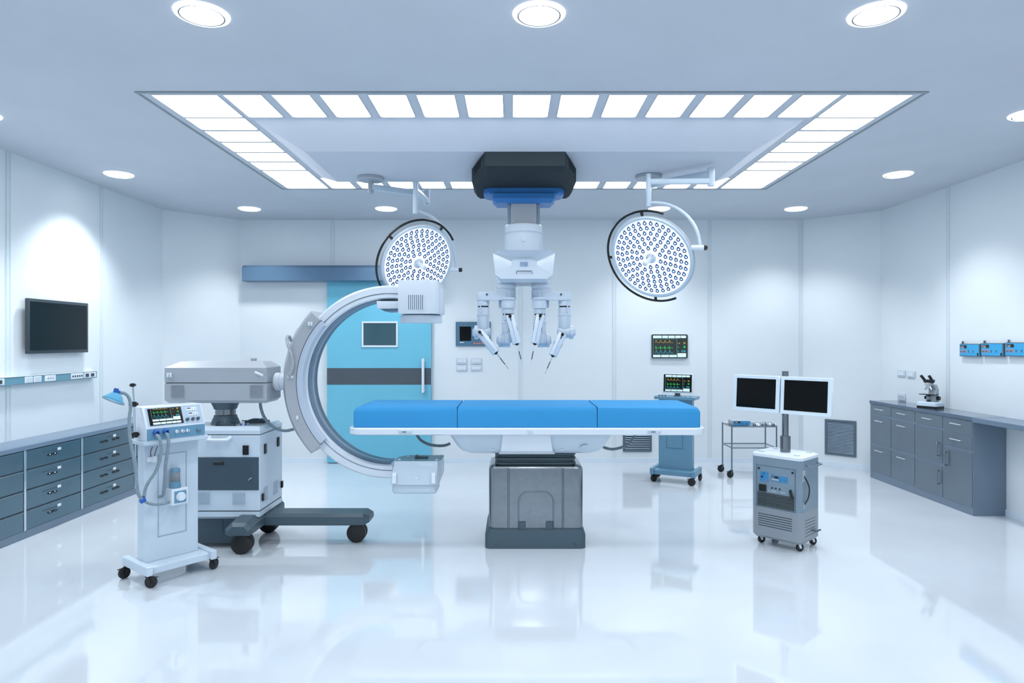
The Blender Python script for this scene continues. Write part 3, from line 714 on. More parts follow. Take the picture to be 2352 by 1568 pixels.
obj('lid_rail', B().box(-1.96, -1.80, 4.80, 4.808, .8235, .829).tube([(-1.82,4.804,.824),(-1.82,4.804,.84),(-1.81,4.804,.843)], .003, 6, 2), M_blackg, lid, True)
for px in (553.7, 563.8): obj('lid_button', B().lathe([(0,0),(.007,0),(.007,.006),(.004,.011),(0,.012)], (fx(px,4.56),4.56,.8235), (0,0,1), 12), M_blue, lid, True)
b = B(); b.box(-1.86, -1.75, 4.665, 4.70, .824, .842, .006).tube([(-1.88,4.66,.83),(-1.82,4.67,.85),(-1.76,4.70,.84),(-1.73,4.72,.832)], .009, 8, 3).tube([(-1.85,4.70,.83),(-1.79,4.66,.852),(-1.74,4.68,.83)], .006, 8, 3)
obj('connector_plug', b, M_dark, lid, True)
obj('motor_box', B().box(-2.22, fx(541,4.5), 4.50, 4.80, .03, .20, .006).box(fx(505,4.5), fx(512,4.5), 4.495, 4.501, .1, .19), M_dark2, t, True)
# T-shaped chassis
zb0, zb1 = .134, .236
def bar(p0, p1, wl, c=.025):
    pass
b = B(18); x0, x1 = -1.865, -1.695
def oc(y, x0, x1, z0, z1, c): return [(x0,y,z0+c*.6),(x0+c,y,z0),(x1-c*.6,y,z0),(x1,y,z0+c*.6),(x1,y,z1-c*1.6),(x1-c*1.3,y,z1),(x0+c*1.8,y,z1),(x0,y,z1-c*1.6)]
b.loft([oc(4.28,x0+.02,x1-.015,zb0+.012,zb1-.035,.02), oc(4.305,x0,x1,zb0,zb1-.015,.025), oc(4.40,x0,x1,zb0,zb1,.025), oc(4.93,x0,x1,zb0,zb1,.025), oc(4.965,x0+.02,x1-.015,zb0+.012,zb1-.02,.02)])
obj('cross_beam', b, M_dark, t, True)
b = B(18)
def oy(x, y0, y1, z0, z1, c): return [(x,y0,z0+c*.5),(x,y0+c*.5,z0),(x,y1-c*.5,z0),(x,y1,z0+c*.5),(x,y1,z1-c),(x,y1-c,z1),(x,y0+c,z1),(x,y0,z1-c)]
b.loft([oy(-1.70,4.545,4.735,zb0,.214,.02), oy(-1.025,4.545,4.735,zb0,.214,.02), oy(-.985,4.56,4.72,zb0+.02,.195,.02)])
obj('long_leg', b, M_dark, t, True)
for x, y in ((-1.785, 4.385), (-1.785, 4.87), (-1.085, 4.64)):
    c_ = obj('caster', B().lathe([(0,0),(.055,0),(.066,.006),(.067,.028),(.06,.036),(.05,.036),(.05,.046),(.06,.046),(.067,.054),(.066,.078),(.055,.084),(0,.084)], (x,y-.042,.0675), (0,1,0), 36), M_black, t, True)
# signal cable, joins arm box to carriage
obj('cable', B().tube([P(598,922,4.62), P(599,936,4.62), P(606,956,4.62), P(619,973,4.62), P(637,985,4.62), P(655,989,4.62), P(672,986,4.62), P(692,980,4.62)], .0115, 10, 5, ribs=.008), mat('cable_grey', (130, 148, 160), .5), t, True)
# detector head
HY0, HY1 = 4.43, 4.86
hx0, hx1 = fx(913, HY0), fx(1006, HY0)
b = B(); pl = rrect(hx0, hx1, HY0, HY1, .06, 8)
pl = [(hx0+.015,HY0),(hx1-.075,HY0)]+[(hx1-.075+.075*math.sin(math.radians(a)), HY0+.075-.075*math.cos(math.radians(a))) for a in range(10,91,10)]+[(hx1,HY1-.07),(hx1-.07,HY1),(hx0+.015,HY1),(hx0,HY1-.015),(hx0,HY0+.015)]
b.prism(pl, 'z', 1.587, 1.812, .004); hd = obj('detector_housing', b, M_white2, t, True)
b = B(); sl = obj('vent_slots', B().box(fx(935.5,HY0), fx(971.5,HY0), HY0-.0015, HY0+.002, fz(710.5,HY0), fz(677,HY0)), mat('slot_blue_grey', (78, 104, 124), .5), hd, True)
b = B()
for k in range(9): x = 935.5+4.55*k; b.box(fx(x-.2,HY0), fx(x+2.6,HY0), HY0-.0035, HY0+.001, fz(711,HY0), fz(676.5,HY0))
obj('vent_bars', b, M_white2, sl, True)
obj('side_strip', B().box(hx1-.003, hx1+.012, HY0+.10, HY1-.10, 1.59, 1.77, .003), M_white2, hd, True)
dc = (fx(967,4.62), 4.64)
obj('detector_disc', B().lathe([(0,.0),(.142,0),(.146,.004),(.146,.046),(.14,.053),(0,.053)], (dc[0],dc[1],1.528), (0,0,1), 48), M_white2, t, True)
obj('disc_neck', B().cyl((dc[0],dc[1],1.578), (dc[0],dc[1],1.59), .13), M_slot, t, True)
b = B().prism([(fx(861),fz(690)),(fx(914),fz(690)),(fx(914),fz(707)),(fx(863),fz(708))], 'y', 4.50, 4.70, .004)
br = obj('head_bracket', b, M_white2, t, True)
obj('bracket_foot', B().prism([(fx(863),fz(706)),(fx(914),fz(705)),(fx(914),fz(711)),(fx(877),fz(713)),(fx(872),fz(710))], 'y', 4.53, 4.78), mat('bracket_grey', (96, 120, 142), .4), br, True)
# tube unit at the bottom
ux0, ux1 = fx(908), fx(1005)
b = B(18); zt_, zm_ = fz(1059), fz(1111)
b.loft([[(fx(897.5),4.42,zm_),(fx(1004),4.42,zm_),(fx(1008),4.50,zm_),(fx(1006),4.66,zm_),(fx(900),4.66,zm_)],
        [(fx(903),4.43,zm_+.09),(ux1,4.43,zm_+.09),(ux1+.022,4.50,zm_+.045),(ux1+.022,4.67,zm_+.045),(fx(903),4.67,zm_+.09)],
        [(ux0-.003,4.45,zt_),(ux1,4.45,zt_),(ux1+.022,4.50,zt_),(ux1+.022,4.67,zt_),(ux0-.003,4.60,zt_)]])
tu = obj('tube_housing', b, M_white, t, True)
obj('tube_top', B().prism([(ux0-.003,4.452),(ux1,4.452),(ux1+.020,4.50),(ux1+.020,4.675),(ux0+.04,4.675),(ux0-.003,4.60)], 'z', zt_-.001, zt_+.003), mat('tube_top_teal', (118, 152, 164), .4, .3), tu, True)
b = loftz(B(), [(fx(903),fx(1000),4.45,4.64,.03,fz(1134)),(fx(899.5),fx(1003.5),4.44,4.65,.03,fz(1129)),(fx(899.5),fx(1003.5),4.44,4.65,.03,zm_)])
obj('collimator_box', b, M_white, t, True)
for px in (908.5, 997.5): obj('side_grip', B().prism([(4.425,fz(1083)),(4.40,fz(1088)),(4.395,fz(1106)),(4.42,fz(1110))], 'x', fx(px-4.3), fx(px+4.3)), M_white2, tu, True)
obj('center_button', B().cyl((fx(957),4.43,fz(1096)), (fx(957),4.418,fz(1096)), .011, n=20, bev=.002), M_white2, tu, True)
for px in (917, 982): obj('screw', B().cyl((fx(px),4.445,fz(1124)), (fx(px),4.437,fz(1124)), .005, n=12), M_white2, tu, True)
for x, y in ((ux0+.02,4.49),(ux0+.06,4.62),(ux1-.008,4.475),(ux1+.005,4.65)): obj('bolt_cap', B().lathe([(0,.008),(.006,.007),(.01,.003),(.011,0),(0,0)], (x,y,zt_+.003), (0,0,1), 14), M_white, tu, True)
b = B().box(fx(948), fx(978), 4.54, 4.59, zt_+.003, zt_+.015, .003).box(fx(949), fx(955), 4.535, 4.575, zt_+.003, zt_+.025, .003)
obj('top_latch', b, M_dark, tu, True)

# ------------------------------------------------------------------ casters for the carts (local)
def caster(t, x, y, r, zt, ang, m=None, brake=False, zf=0.0):
    a = math.radians(ang); d = Vector((math.cos(a), math.sin(a), 0)); n = Vector((-d.y, d.x, 0)); c = Vector((x, y, r+zf))+d*(r*.55)
    o = obj('caster', B().lathe([(0,0),(r*.8,0),(r,.003),(r,.016),(r*.8,.019),(0,.019)], c-n*.0095, n, 28), M_black, t)
    f = B()
    for s_ in (-1, 1):
        q = [Vector((x,y,zt))-d*.008, Vector((x,y,zt))+d*.012, c+d*.006+Vector((0,0,-.004)), c-d*.008+Vector((0,0,-.004))]
        f.loft([[p+n*(s_*.0105) for p in q], [p+n*(s_*.0145) for p in q]])
    f.cyl((x,y,zt-.012), (x,y,zt), .0125, n=16)
    if brake: f.loft([[c-d*r*.2+n*e+Vector((0,0,r*.95)), c+d*r*1.15+n*e+Vector((0,0,r*.75)), c+d*r*1.15+n*e+Vector((0,0,r*.85))] for e in (-.006,.006)])
    obj('caster_fork', f, m or M_blackg, o)
def cartbase(t, W_, D_, z0, z1, m, r, angs, zf):
    for x in (0, W_-.035):
        obj('base_side_beam', B().box(x, x+.035, 0, D_, z0, z1, .004, 1), m, t)
    obj('base_plate', B().prism([(.03,z0),(D_-.03,z0),(D_-.03,z1-.02),(D_-.05,z1-.012),(.05,z1-.012),(.03,z1-.02)], 'x', .033, W_-.033), m, t)
    for (x, y), a in zip(((.018,.03),(.018,D_-.03),(W_-.018,.03),(W_-.018,D_-.03)), angs): caster(t, x, y, r, z0+.002, a, brake=True, zf=zf)

def resize(t, k, dz, loc):
    """bring a cart that was drawn a little small to its real size, wheels on the floor"""
    M = Matrix.Translation((0, 0, dz)) @ Matrix.Scale(k, 4); done = set()
    def rec(o):
        for c in [q for q in bpy.data.objects if q.parent == o]:
            if c.type == 'MESH' and c.data.name not in done: done.add(c.data.name); c.data.transform(M)
            rec(c)
    rec(t); t.location = loc

# ------------------------------------------------------------------ ventilator cart (front left)
t = thing('ventilator_cart', 'pale blue ventilator on wheels with corrugated hoses and a breathing mask, front left', 'ventilator', (-2.005, 3.632, 0), 52)
cartbase(t, .40, .32, .105, .158, M_white, .0325, (-50, 185, 20, 60), .0368)
obj('column', B().box(.036, .346, .12, .20, .146, .822, .003, 1), M_white, t)
b = B()
for a in ((.112,.275,.746,.75),(.112,.275,.28,.284),(.112,.115,.28,.75),(.272,.275,.28,.75)): b.box(a[0],a[1],.1165,.1215,a[2],a[3])
obj('recessed_panel', b, mat('recess_line', (150, 172, 190), .5), t)
obj('shelf', B().box(0, .363, .03, .21, .822, .845, .003, 1), M_white, t)
con = obj('console', B().prism([(.032,.845),(.032,.917),(.083,1.031),(.19,1.031),(.19,.845)], 'x', .010, .344, .003), M_white2, t)
obj('lower_panel', B().box(.014, .340, .0295, .033, .849, .913), M_panelblue, con)
sv = Vector((0, .051, .114)).normalized(); nv = Vector((0, -sv.z, sv.y))
Ms = Matrix(((1, 0, 0, .016), (0, -nv.y, sv.y, .0325), (0, -nv.z, sv.z, .918), (0, 0, 0, 1)))
obj('upper_panel', B().box(.008, .32, -.002, .002, .006, .118).xf(Ms), mat('console_face', (176, 196, 216), .4), con)
Msc = Ms @ Matrix.Translation((.018, -.002, .012))
scr = obj('screen', B().box(0, .186, -.0015, 0, 0, .10).xf(Msc), E_bk, con)
vitals(scr, Msc @ Matrix.Translation((.012, -.0005, 0)), .165, .10, flip=True)
for (x, z) in ((.232, .084), (.236, .053)):
    q = obj('meter_strip', B().box(x, x+.06, -.004, -.002, z, z+.019).xf(Ms), M_white2, con)
    obj('meter_display', B().box(x+.005, x+.026, -.005, -.004, z+.010, z+.016).box(x+.033, x+.037, -.005, -.004, z+.005, z+.009).box(x+.048, x+.052, -.005, -.004, z+.005, z+.009).xf(Ms), M_dark2, q)
for x in (.226, .258, .288): obj('dial_knob', B().cyl((x,-.002,.030), (x,-.018,.030), .0095, .0085, 16, bev=.002).xf(Ms), M_dark, con)
for x in (.062, .114):
    obj('hose_port', B().lathe([(.010,0),(.018,0),(.018,.008),(.013,.014),(.009,.016),(.009,0.004),(.010,0)], (x,.0295,.890), (0,-1,0), 24), M_blue, con)
for x in (.175, .208, .236):
    kn = obj('white_knob', B().cyl((x,.0295,.885), (x,.016,.885), .0105, .0095, 18, bev=.002), M_white2, con)
    obj('knob_mark', B().box(x-.001, x+.001, .0145, .0165, .876, .894), M_dark, kn)
obj('round_button', B().cyl((.300,.0295,.880), (.300,.018,.880), .011, n=20, bev=.003), M_tube, con)
def VW(px, py, v):        # point of the photo line of sight at depth v in cart coordinates
    a = math.radians(52); ray = Vector(((px-1176)/F, 1, -(py-784)/F)); o = Vector((-2.005, 3.632, 0)); e = Vector((-math.sin(a), math.cos(a), 0))
    tt = (v+e.dot(o)-e.dot(Vector((0,0,CAMH))))/e.dot(ray); wp = Vector((0,0,CAMH))+ray*tt
    return WM[t.name].inverted() @ wp
def hose(name, pts, r, m=M_hose): return obj(name, B().tube([VW(*p) for p in pts], r, 12, 6, ribs=.0065), m, t)
hose('breathing_hose', [(359,999,.02),(364,1003,-.012),(368.5,1015,-.02),(370,1035,-.02),(366,1060,-.01),(356,1085,0),(342,1105,.01),(334,1122,.02),(331,1140,.02)], .0095)
hose('breathing_hose', [(381,996,.02),(385,1000,-.01),(387,1015,-.02),(384,1040,-.02),(380,1070,0),(379,1095,.02),(377,1120,.05),(375,1135,.07),(371,1140,.085),(362,1141,.09)], .0095)
hose('breathing_hose', [(329,1149,.02),(340,1155,.02),(355,1158,.03),(372,1157,.05),(389,1153,.08)], .0085)
hose('mask_hose', [(327,1146,.02),(318,1135,.01),(314,1110,0),(311,1070,-.01),(304,1035,-.01),(298,1000,-.01),(297,960,-.01),(300,935,0),(297,915,0),(288,904,0),(274,901,0)], .0095)
yc_ = VW(327.5, 1149, .02)
obj('y_connector', B().cyl(yc_+Vector((-.014,0,-.006)), yc_+Vector((.014,0,.006)), .013, n=16, bev=.003).cyl(yc_, yc_+Vector((.004,0,.02)), .011, n=14), M_blue, t)
mk = VW(262, 912, 0)
b = B().lathe([(.008,.038),(.022,.034),(.036,.020),(.050,0),(.054,-.008),(.052,-.010),(.047,-.003),(.034,.017),(.020,.031),(.007,.035),(.008,.038)], mk+Vector((0,0,-.010)), (.42,-.22,1), 28)
mm = obj('breathing_mask', b, M_maskm, t, label='translucent blue face mask')
u_, v_, d_ = basis((.42,-.22,1)); o_ = mk+Vector((0,0,-.010))-d_*.008
obj('mask_cushion', B().tube([o_+u_*(.053*math.cos(k*PI/16))+v_*(.053*math.sin(k*PI/16)) for k in range(33)], .0045, 8, 1), M_clear, mm)
obj('mask_connector', B().cyl(mk+Vector((.006,0,.022)), mk+Vector((.012,0,.047)), .0115, n=16, bev=.002).cyl(mk+Vector((.008,0,.036)), VW(274,901,0), .010, n=14), M_blue, mm)
pT = [VW(306,886,.12), VW(309,1000,.12)]
obj('support_pole', B().cyl(VW(310,1000,.12), VW(308,930,.12), .006, n=12).cyl(VW(308,930,.12), VW(304.5,884,.12), .005, n=12), M_chrome, t)
for px, py, s_ in ((304.8, 884, .009), (306.5, 928, .013), (309, 998, .014)):
    c = VW(px, py, .12); obj('pole_clamp', B().box(c.x-s_*1.3, c.x+s_, c.y-s_, c.y+s_, c.z-s_*1.1, c.z+s_*1.1, .003).cyl(c-Vector((s_*1.8,0,0)), c+Vector((s_*1.8,0,0)), s_*.6, n=12), M_blackg, t)
c = VW(309, 998, .12); obj('clamp_bracket', B().box(c.x, .012, c.y-.006, c.y+.012, c.z-.006, c.z+.008), M_blackg, t)
b = B().box(.158, .252, .05, .121, .458, .553, .004)
hb = obj('humidifier_body', b, M_white2, t)
obj('dial_plate', B().box(.172, .240, .047, .051, .470, .538), M_panelblue, hb)
obj('dial', B().lathe([(0,.02),(.02,.02),(.022,.016),(.022,.006),(.026,.004),(.026,0),(0,0)], (.208,.048,.505), (0,-1,0), 28), M_white2, hb)
cn = (.193, .085)
obj('canister_base', B().lathe([(0,0),(.031,0),(.03,.02),(.027,.04),(0,.042)], cn+(.553,), (0,0,1), 28), M_bluegrey, t)
obj('canister', B().cyl(cn+(.594,), cn+(.645,), .0265), M_clear, t)
obj('canister_liquid', B().cyl(cn+(.595,), cn+(.606,), .0255), M_liquid, t)
obj('canister_cap', B().lathe([(0,0),(.0275,0),(.0275,.014),(.024,.02),(0,.021)], cn+(.645,), (0,0,1), 28), M_bluegrey, t)
c = VW(351, 1054, .105)
obj('junction_box', B().box(c.x-.028, c.x+.004, c.y-.008, .122, c.z-.014, c.z+.014, .003).box(c.x-.004, c.x+.02, c.y-.012, .122, c.z-.019, c.z+.017, .003), M_white2, t)
obj('black_wire', B().tube([VW(347,1049,.09), VW(346,1038,.09), VW(350,1025,.10)], .0018, 6, 4), M_blackg, t)
obj('black_wire', B().tube([VW(355,1047,.09), VW(357,1038,.09), VW(362,1024,.10)], .0018, 6, 4), M_blackg, t)

resize(t, 1.027, -.0378, (-2.059, 3.730, 0))

# ------------------------------------------------------------------ blue monitor cart (behind the table)
t = thing('monitor_cart', 'blue-grey rolling cart with a small vital signs monitor behind the right end of the table', 'cart', (1.342, 6.457, 0), -27.5)
cartbase(t, .437, .312, .105, .165, M_bluegrey, .037, (60, 175, 200, 80), .0264)
obj('column', B().box(.062, .388, .10, .19, .15, .84, .003, 1), M_bluegrey, t)
b = B()
for a in ((.14,.30,.66,.664),(.14,.30,.36,.364),(.14,.144,.36,.664),(.296,.30,.36,.664)): b.box(a[0],a[1],.097,.1015,a[2],a[3])
obj('recessed_panel', b, mat('cart_line', (70, 112, 136), .5), t)
obj('latch_plate', B().box(.185, .262, .095, .1015, .585, .63, .002, 1), M_bluegrey, t)
obj('shelf', B().box(.035, .43, .03, .25, .838, .868, .004, 1), M_bluegrey, t)
for x in (.08, .11, .14): obj('shelf_knob', B().cyl((x,.06,.868), (x,.06,.878), .010, .008, 14), M_dark, t)
for x in (.33, .38): obj('shelf_button', B().cyl((x,.07,.868), (x,.07,.873), .008, n=12), M_dark, t)
mo = Matrix.Translation((.102, .10, .898)) @ Matrix.Rotation(math.radians(-5), 4, 'X')
mh = obj('monitor_housing', B().box(0, .296, -.012, .014, 0, .19, .004).xf(mo), M_white2, t)
s_ = obj('monitor_screen', B().box(.012, .284, -.0135, -.012, .012, .181).xf(mo), E_bk, t)
vitals(s_, mo @ Matrix.Translation((.022, -.0135, .012)), .252, .168)
obj('monitor_stand', B().box(.223, .272, .095, .115, .866, .905, .002, 1).box(.21, .285, .08, .13, .866, .872), M_dark, t)

resize(t, 1.0192, -.0269, (1.368, 6.581, 0))

# ------------------------------------------------------------------ instrument trolley
t = thing('instrument_trolley', 'thin steel wheeled trolley between the blue cart and the twin screen tower', 'trolley', (2.49, 6.95, 0))
TX0, TX1, TY0, TY1 = 2.262, 2.722, 6.81, 7.11
for x in (TX0, TX1):
    for y in (TY0, TY1):
        obj('leg', B().cyl((x,y,.075), (x,y,.534), .0075, n=14), M_tube, t, True)
for z, nm in ((.524, 'upper_frame'), (.305, 'lower_frame')):
    b = B()
    for y in (TY0, TY1): b.box(TX0, TX1, y-.005, y+.005, z-.006, z+.006, .001, 1)
    for x in (TX0, TX1): b.box(x-.005, x+.005, TY0, TY1, z-.006, z+.006, .001, 1)
    obj(nm, b, M_tube, t, True)
obj('upper_shelf', B().box(TX0, TX1, TY0, TY1, .524, .5275), M_steel, t, True)
obj('lower_shelf', B().box(TX0, TX1, TY0, TY1, .305, .308), mat('glass_shelf', (190, 206, 220), .15, ior=1.2, alpha=.25), t, True)
tt = t
for (x, y), a in zip(((TX0,TY0),(TX0,TY1),(TX1,TY0),(TX1,TY1)), (200, 195, 200, 195)):
    Mi = WM[t.name].inverted() @ Vector((x, y, 0)); caster(t, Mi.x, Mi.y, .037, .078, a, M_dark, brake=True)
t = thing('measuring_device', 'small blue fronted device on the left end of the steel trolley', 'device', (2.262+.005, 6.822, .5315), 0)
x1_ = P(1725,0,6.8).x-t.location.x; x0_ = P(1686,0,6.8).x-t.location.x
obj('casing', B().prism([(-.0+x0_,.005),(x1_,.005),(x1_-.005,.16),(x0_-.002,.16)], 'z', 0, .05, .002), M_lgrey, t)
fp = obj('front_plate', B().box(x0_+.001, x1_-.001, .0, .005, .002, .049), M_bdev, t)
obj('display', B().box(x0_+.01, x0_+.075, -.0015, .0, .027, .044), M_blackg, fp)
obj('digits', B().text('OUP', Matrix.Translation((x0_+.016,-.002,.030)), .015), M_txtw, fp)
for x in (.09, .135): obj('knob', B().cyl((x0_+x,0,.02), (x0_+x,-.005,.02), .006, n=12), M_dark, fp)
for k, (px, lb) in enumerate(((1741, 'shiny steel instrument tray in the middle of the trolley, beside the blue device'), (1768, 'shiny steel instrument tray at the right end of the trolley'))):
    c = P(px, 0, 6.90)
    t = thing('instrument_tray', lb, 'instrument tray', (c.x, 6.90, .528), 0, 'steel instrument trays on the trolley')
    b = B(); b.loft([[(x,y,0) for x,y in rrect(-.04,.04,-.055,.055,.02)], [(x,y,.018) for x,y in rrect(-.05,.05,-.065,.065,.025)], [(x,y,.018) for x,y in rrect(-.046,.046,-.061,.061,.023)], [(x,y,.003) for x,y in rrect(-.037,.037,-.052,.052,.018)]])
    obj('tray', b, M_chrome, t)
    for j in range(3): obj('instrument', B().tube([(-.055+.012*j,-.03+.02*j,.017),(.0,-.01+.02*j,.025),(.045,.0+.02*j,.02)], .004, 8, 3), M_chrome, t)

# ------------------------------------------------------------------ twin screen tower
Wt, Dt = .347, .29
L_ = Vector((1.906, 4.36, 0))-Vector((math.cos(math.radians(-47)), math.sin(math.radians(-47)), 0))*Wt
t = thing('endoscopy_tower', 'grey wheeled equipment tower with a steel pole and two white framed screens', 'equipment tower', L_, -47)
def tl(z, g=0, c=.03): return [(x, y, z) for x, y in oct_(0+g, Wt-g, 0+g, Dt-g, c)]
obj('lower_body', B().loft([tl(.052,.012,.02), tl(.068,0,.022), tl(.262,0,.022)]), mat('tower_grey', (148, 156, 164), .33, .5), t)
ub = obj('upper_body', B().loft([tl(.262,0,.022), tl(.608,0,.022)]), mat('tower_blue_grey', (126, 146, 161), .38, .2), t)
obj('top_lid', B().loft([tl(.608,-.003,.024), tl(.626,-.003,.024), tl(.636,.012,.024)]), M_white2, t)
for x, y in ((.05,.045),(.297,.045),(.06,.24),(.297,.24)): obj('lid_pad', B().box(x-.018, x+.018, y-.012, y+.012, .636, .642, .002, 1), M_white, t)
fr_ = obj('rack_frame', B().box(.036, .309, -.002, .001, .264, .268).box(.036, .309, -.002, .001, .546, .55).box(.036, .04, -.002, .001, .264, .55).box(.305, .309, -.002, .001, .264, .55), M_vent, t)
rk = obj('rack_panel', B().box(.041, .304, -.001, .001, .269, .546), mat('rack_grey', (124, 146, 162), .4, .2), t)
sq = obj('blue_module', B().box(.064, .122, -.004, -.001, .440, .506), M_bdev, rk)
obj('module_dial', B().cyl((.080,-.004,.472), (.080,-.009,.472), .0065, n=16).box(.086, .096, -.005, -.004, .493, .498), M_blackg, sq)
obj('warning_light', B().prism([(.107,.447),(.117,.447),(.112,.460)], 'y', -.006, -.004), M_orange, sq)
sq = obj('blue_meter', B().box(.142, .256, -.004, -.001, .452, .490).box(.146, .154, -.003, -.001, .490, .499), M_bdev, rk)
dd = obj('meter_display', B().box(.150, .195, -.005, -.004, .474, .486), M_blackg, sq)
obj('digits', B().text('62', Matrix.Translation((.153,-.0055,.4755)), .0125), M_txtw, sq)
obj('key_strip', B().box(.148, .196, -.005, -.004, .458, .470), M_lgrey, sq)
for x in (.206, .236): obj('meter_key', B().box(x, x+.006, -.005, -.004, .464, .470), M_dark, sq)
for x in (.056, .290): obj('black_latch', B().box(x-.006, x+.006, -.006, -.001, .520, .533), M_blackg, rk)
for k in range(3): obj('breaker', B().box(.057+.018*k, .073+.018*k, -.012, -.001, .372, .419, .002, 1), M_black, rk)
for x in (.150, .176, .203): obj('small_socket', B().cyl((x,-.001,.404), (x,-.006,.404), .0055, n=12), M_black, rk)
for x in (.128, .192):
    obj('label_strip', B().box(x+.015, x+.05, -.003, -.001, .378, .388), M_lgrey, rk); obj('indicator', B().cyl((x,-.001,.383), (x,-.005,.383), .004, n=10), M_chrome, rk)
b = B()
for i in range(5):
    for j in range(3): b.cyl((.276+.008*j,-.001,.455+.011*i), (.276+.008*j,-.003,.455+.011*i), .0022, n=6)
obj('speaker_holes', b, M_lgrey, rk)
obj('rack_lever', B().tube([(.277,-.004,.405),(.279,-.014,.40),(.288,-.016,.375),(.292,-.012,.36)], .0085, 10, 3), M_black, rk)
for i in range(4):
    for j in range(4):
        obj('battery_module', B().box(.046+.0645*i, .1075+.0645*i, -.006, -.001, .273+.0235*j, .2945+.0235*j, .0015, 1), mat('module_charcoal', (56, 66, 70), .5), rk)
b = B()
for k in range(6): b.box(.050, .285, -.0015, .001, .134+.0158*k, .1395+.0158*k)
obj('vent_slots', b, M_slot, t)
b = B()
for k in range(6): b.box(Wt-.001, Wt+.0015, .06, .22, .10+.021*k, .102+.021*k)
obj('side_vents', b, M_slot, t)
for z0 in (.565, .115):
    if z0 > .3: obj('side_handle', B().tube([(Wt,.07,.575),(Wt+.03,.07,.568),(Wt+.034,.09,.567),(Wt+.034,.22,.567),(Wt+.03,.24,.568),(Wt,.24,.575)], .006, 8, 2), M_tube, t)
    else: obj('side_hook', B().tube([(Wt,.17,.125),(Wt+.02,.19,.118),(Wt+.022,.25,.117)], .006, 8, 2), M_dark, t)
obj('rear_handle', B().tube([(0,.07,.585),(-.02,.07,.58),(-.02,.2,.58),(0,.2,.585)], .006, 8, 2), M_tube, t)
obj('cable_inlet', B().box(Wt-.001, Wt+.003, .02, .055, .47, .545, .001, 1).box(Wt-.001, Wt+.003, .03, .05, .29, .33, .001, 1), M_lgrey, t)
for e in (0, .008): obj('black_cable', B().tube([(Wt+.003,.035,.51),(Wt+.016,.05+e,.47),(Wt+.022,.07+e,.42),(Wt+.018,.06+e,.36),(Wt+.003,.04+e,.32)], .003, 6, 4), M_blackg, t)
for (x, y), a in zip(((.04,.04),(.04,Dt-.04),(Wt-.04,.04),(Wt-.04,Dt-.04)), (60, 60, 60, 60)): caster(t, x, y, .026, .06, a, M_white2)
pc = (Wt/2, Dt/2)
obj('pole_sleeve', B().cyl(pc+(.634,), pc+(.748,), .034, n=32, bev=.002), M_pole, t)
obj('pole', B().cyl(pc+(.745,), pc+(1.195,), .0215, n=28), M_pole, t)
obj('rear_duct', B().box(Wt/2-.03, Wt/2+.03, .1, .16, .03, .055), M_dark, t)
tilt = Matrix.Translation((0, pc[1]-.055, .905)) @ Matrix.Rotation(math.radians(-4), 4, 'X')
M_frame = mat('screen_white_frame', (222, 236, 246), .3, coat=.2)
for sx, lb in ((-1, None), (1, None)):
    x0 = pc[0]-.012+(-.345 if sx < 0 else .004); x1 = x0+.341
    b = B(); b.loft([[(x, .012, z) for x, z in rrect(x0, x1, 0, .256, .012)], [(x, -.008, z) for x, z in rrect(x0, x1, 0, .256, .012)], [(x, -.011, z) for x, z in rrect(x0+.003, x1-.003, .003, .253, .011)]]).xf(tilt)
    fo = obj('screen_housing', b, M_frame, t)
    obj('black_screen', B().box(x0+.026, x1-.026, -.0125, -.011, .026, .232).xf(tilt), M_screen, fo)
    obj('rear_shell', B().box(x0+.006, x1-.004, .012, .02, .004, .252, .004).xf(tilt), M_black, fo)
    cx = (x0+x1)/2
obj('screen_bracket', B().box(pc[0]-.12, pc[0]+.12, .014, .03, .11, .15).xf(tilt).box(pc[0]-.026, pc[0]+.026, pc[1]-.04, pc[1], 1.0, 1.06, .003), M_black, t)

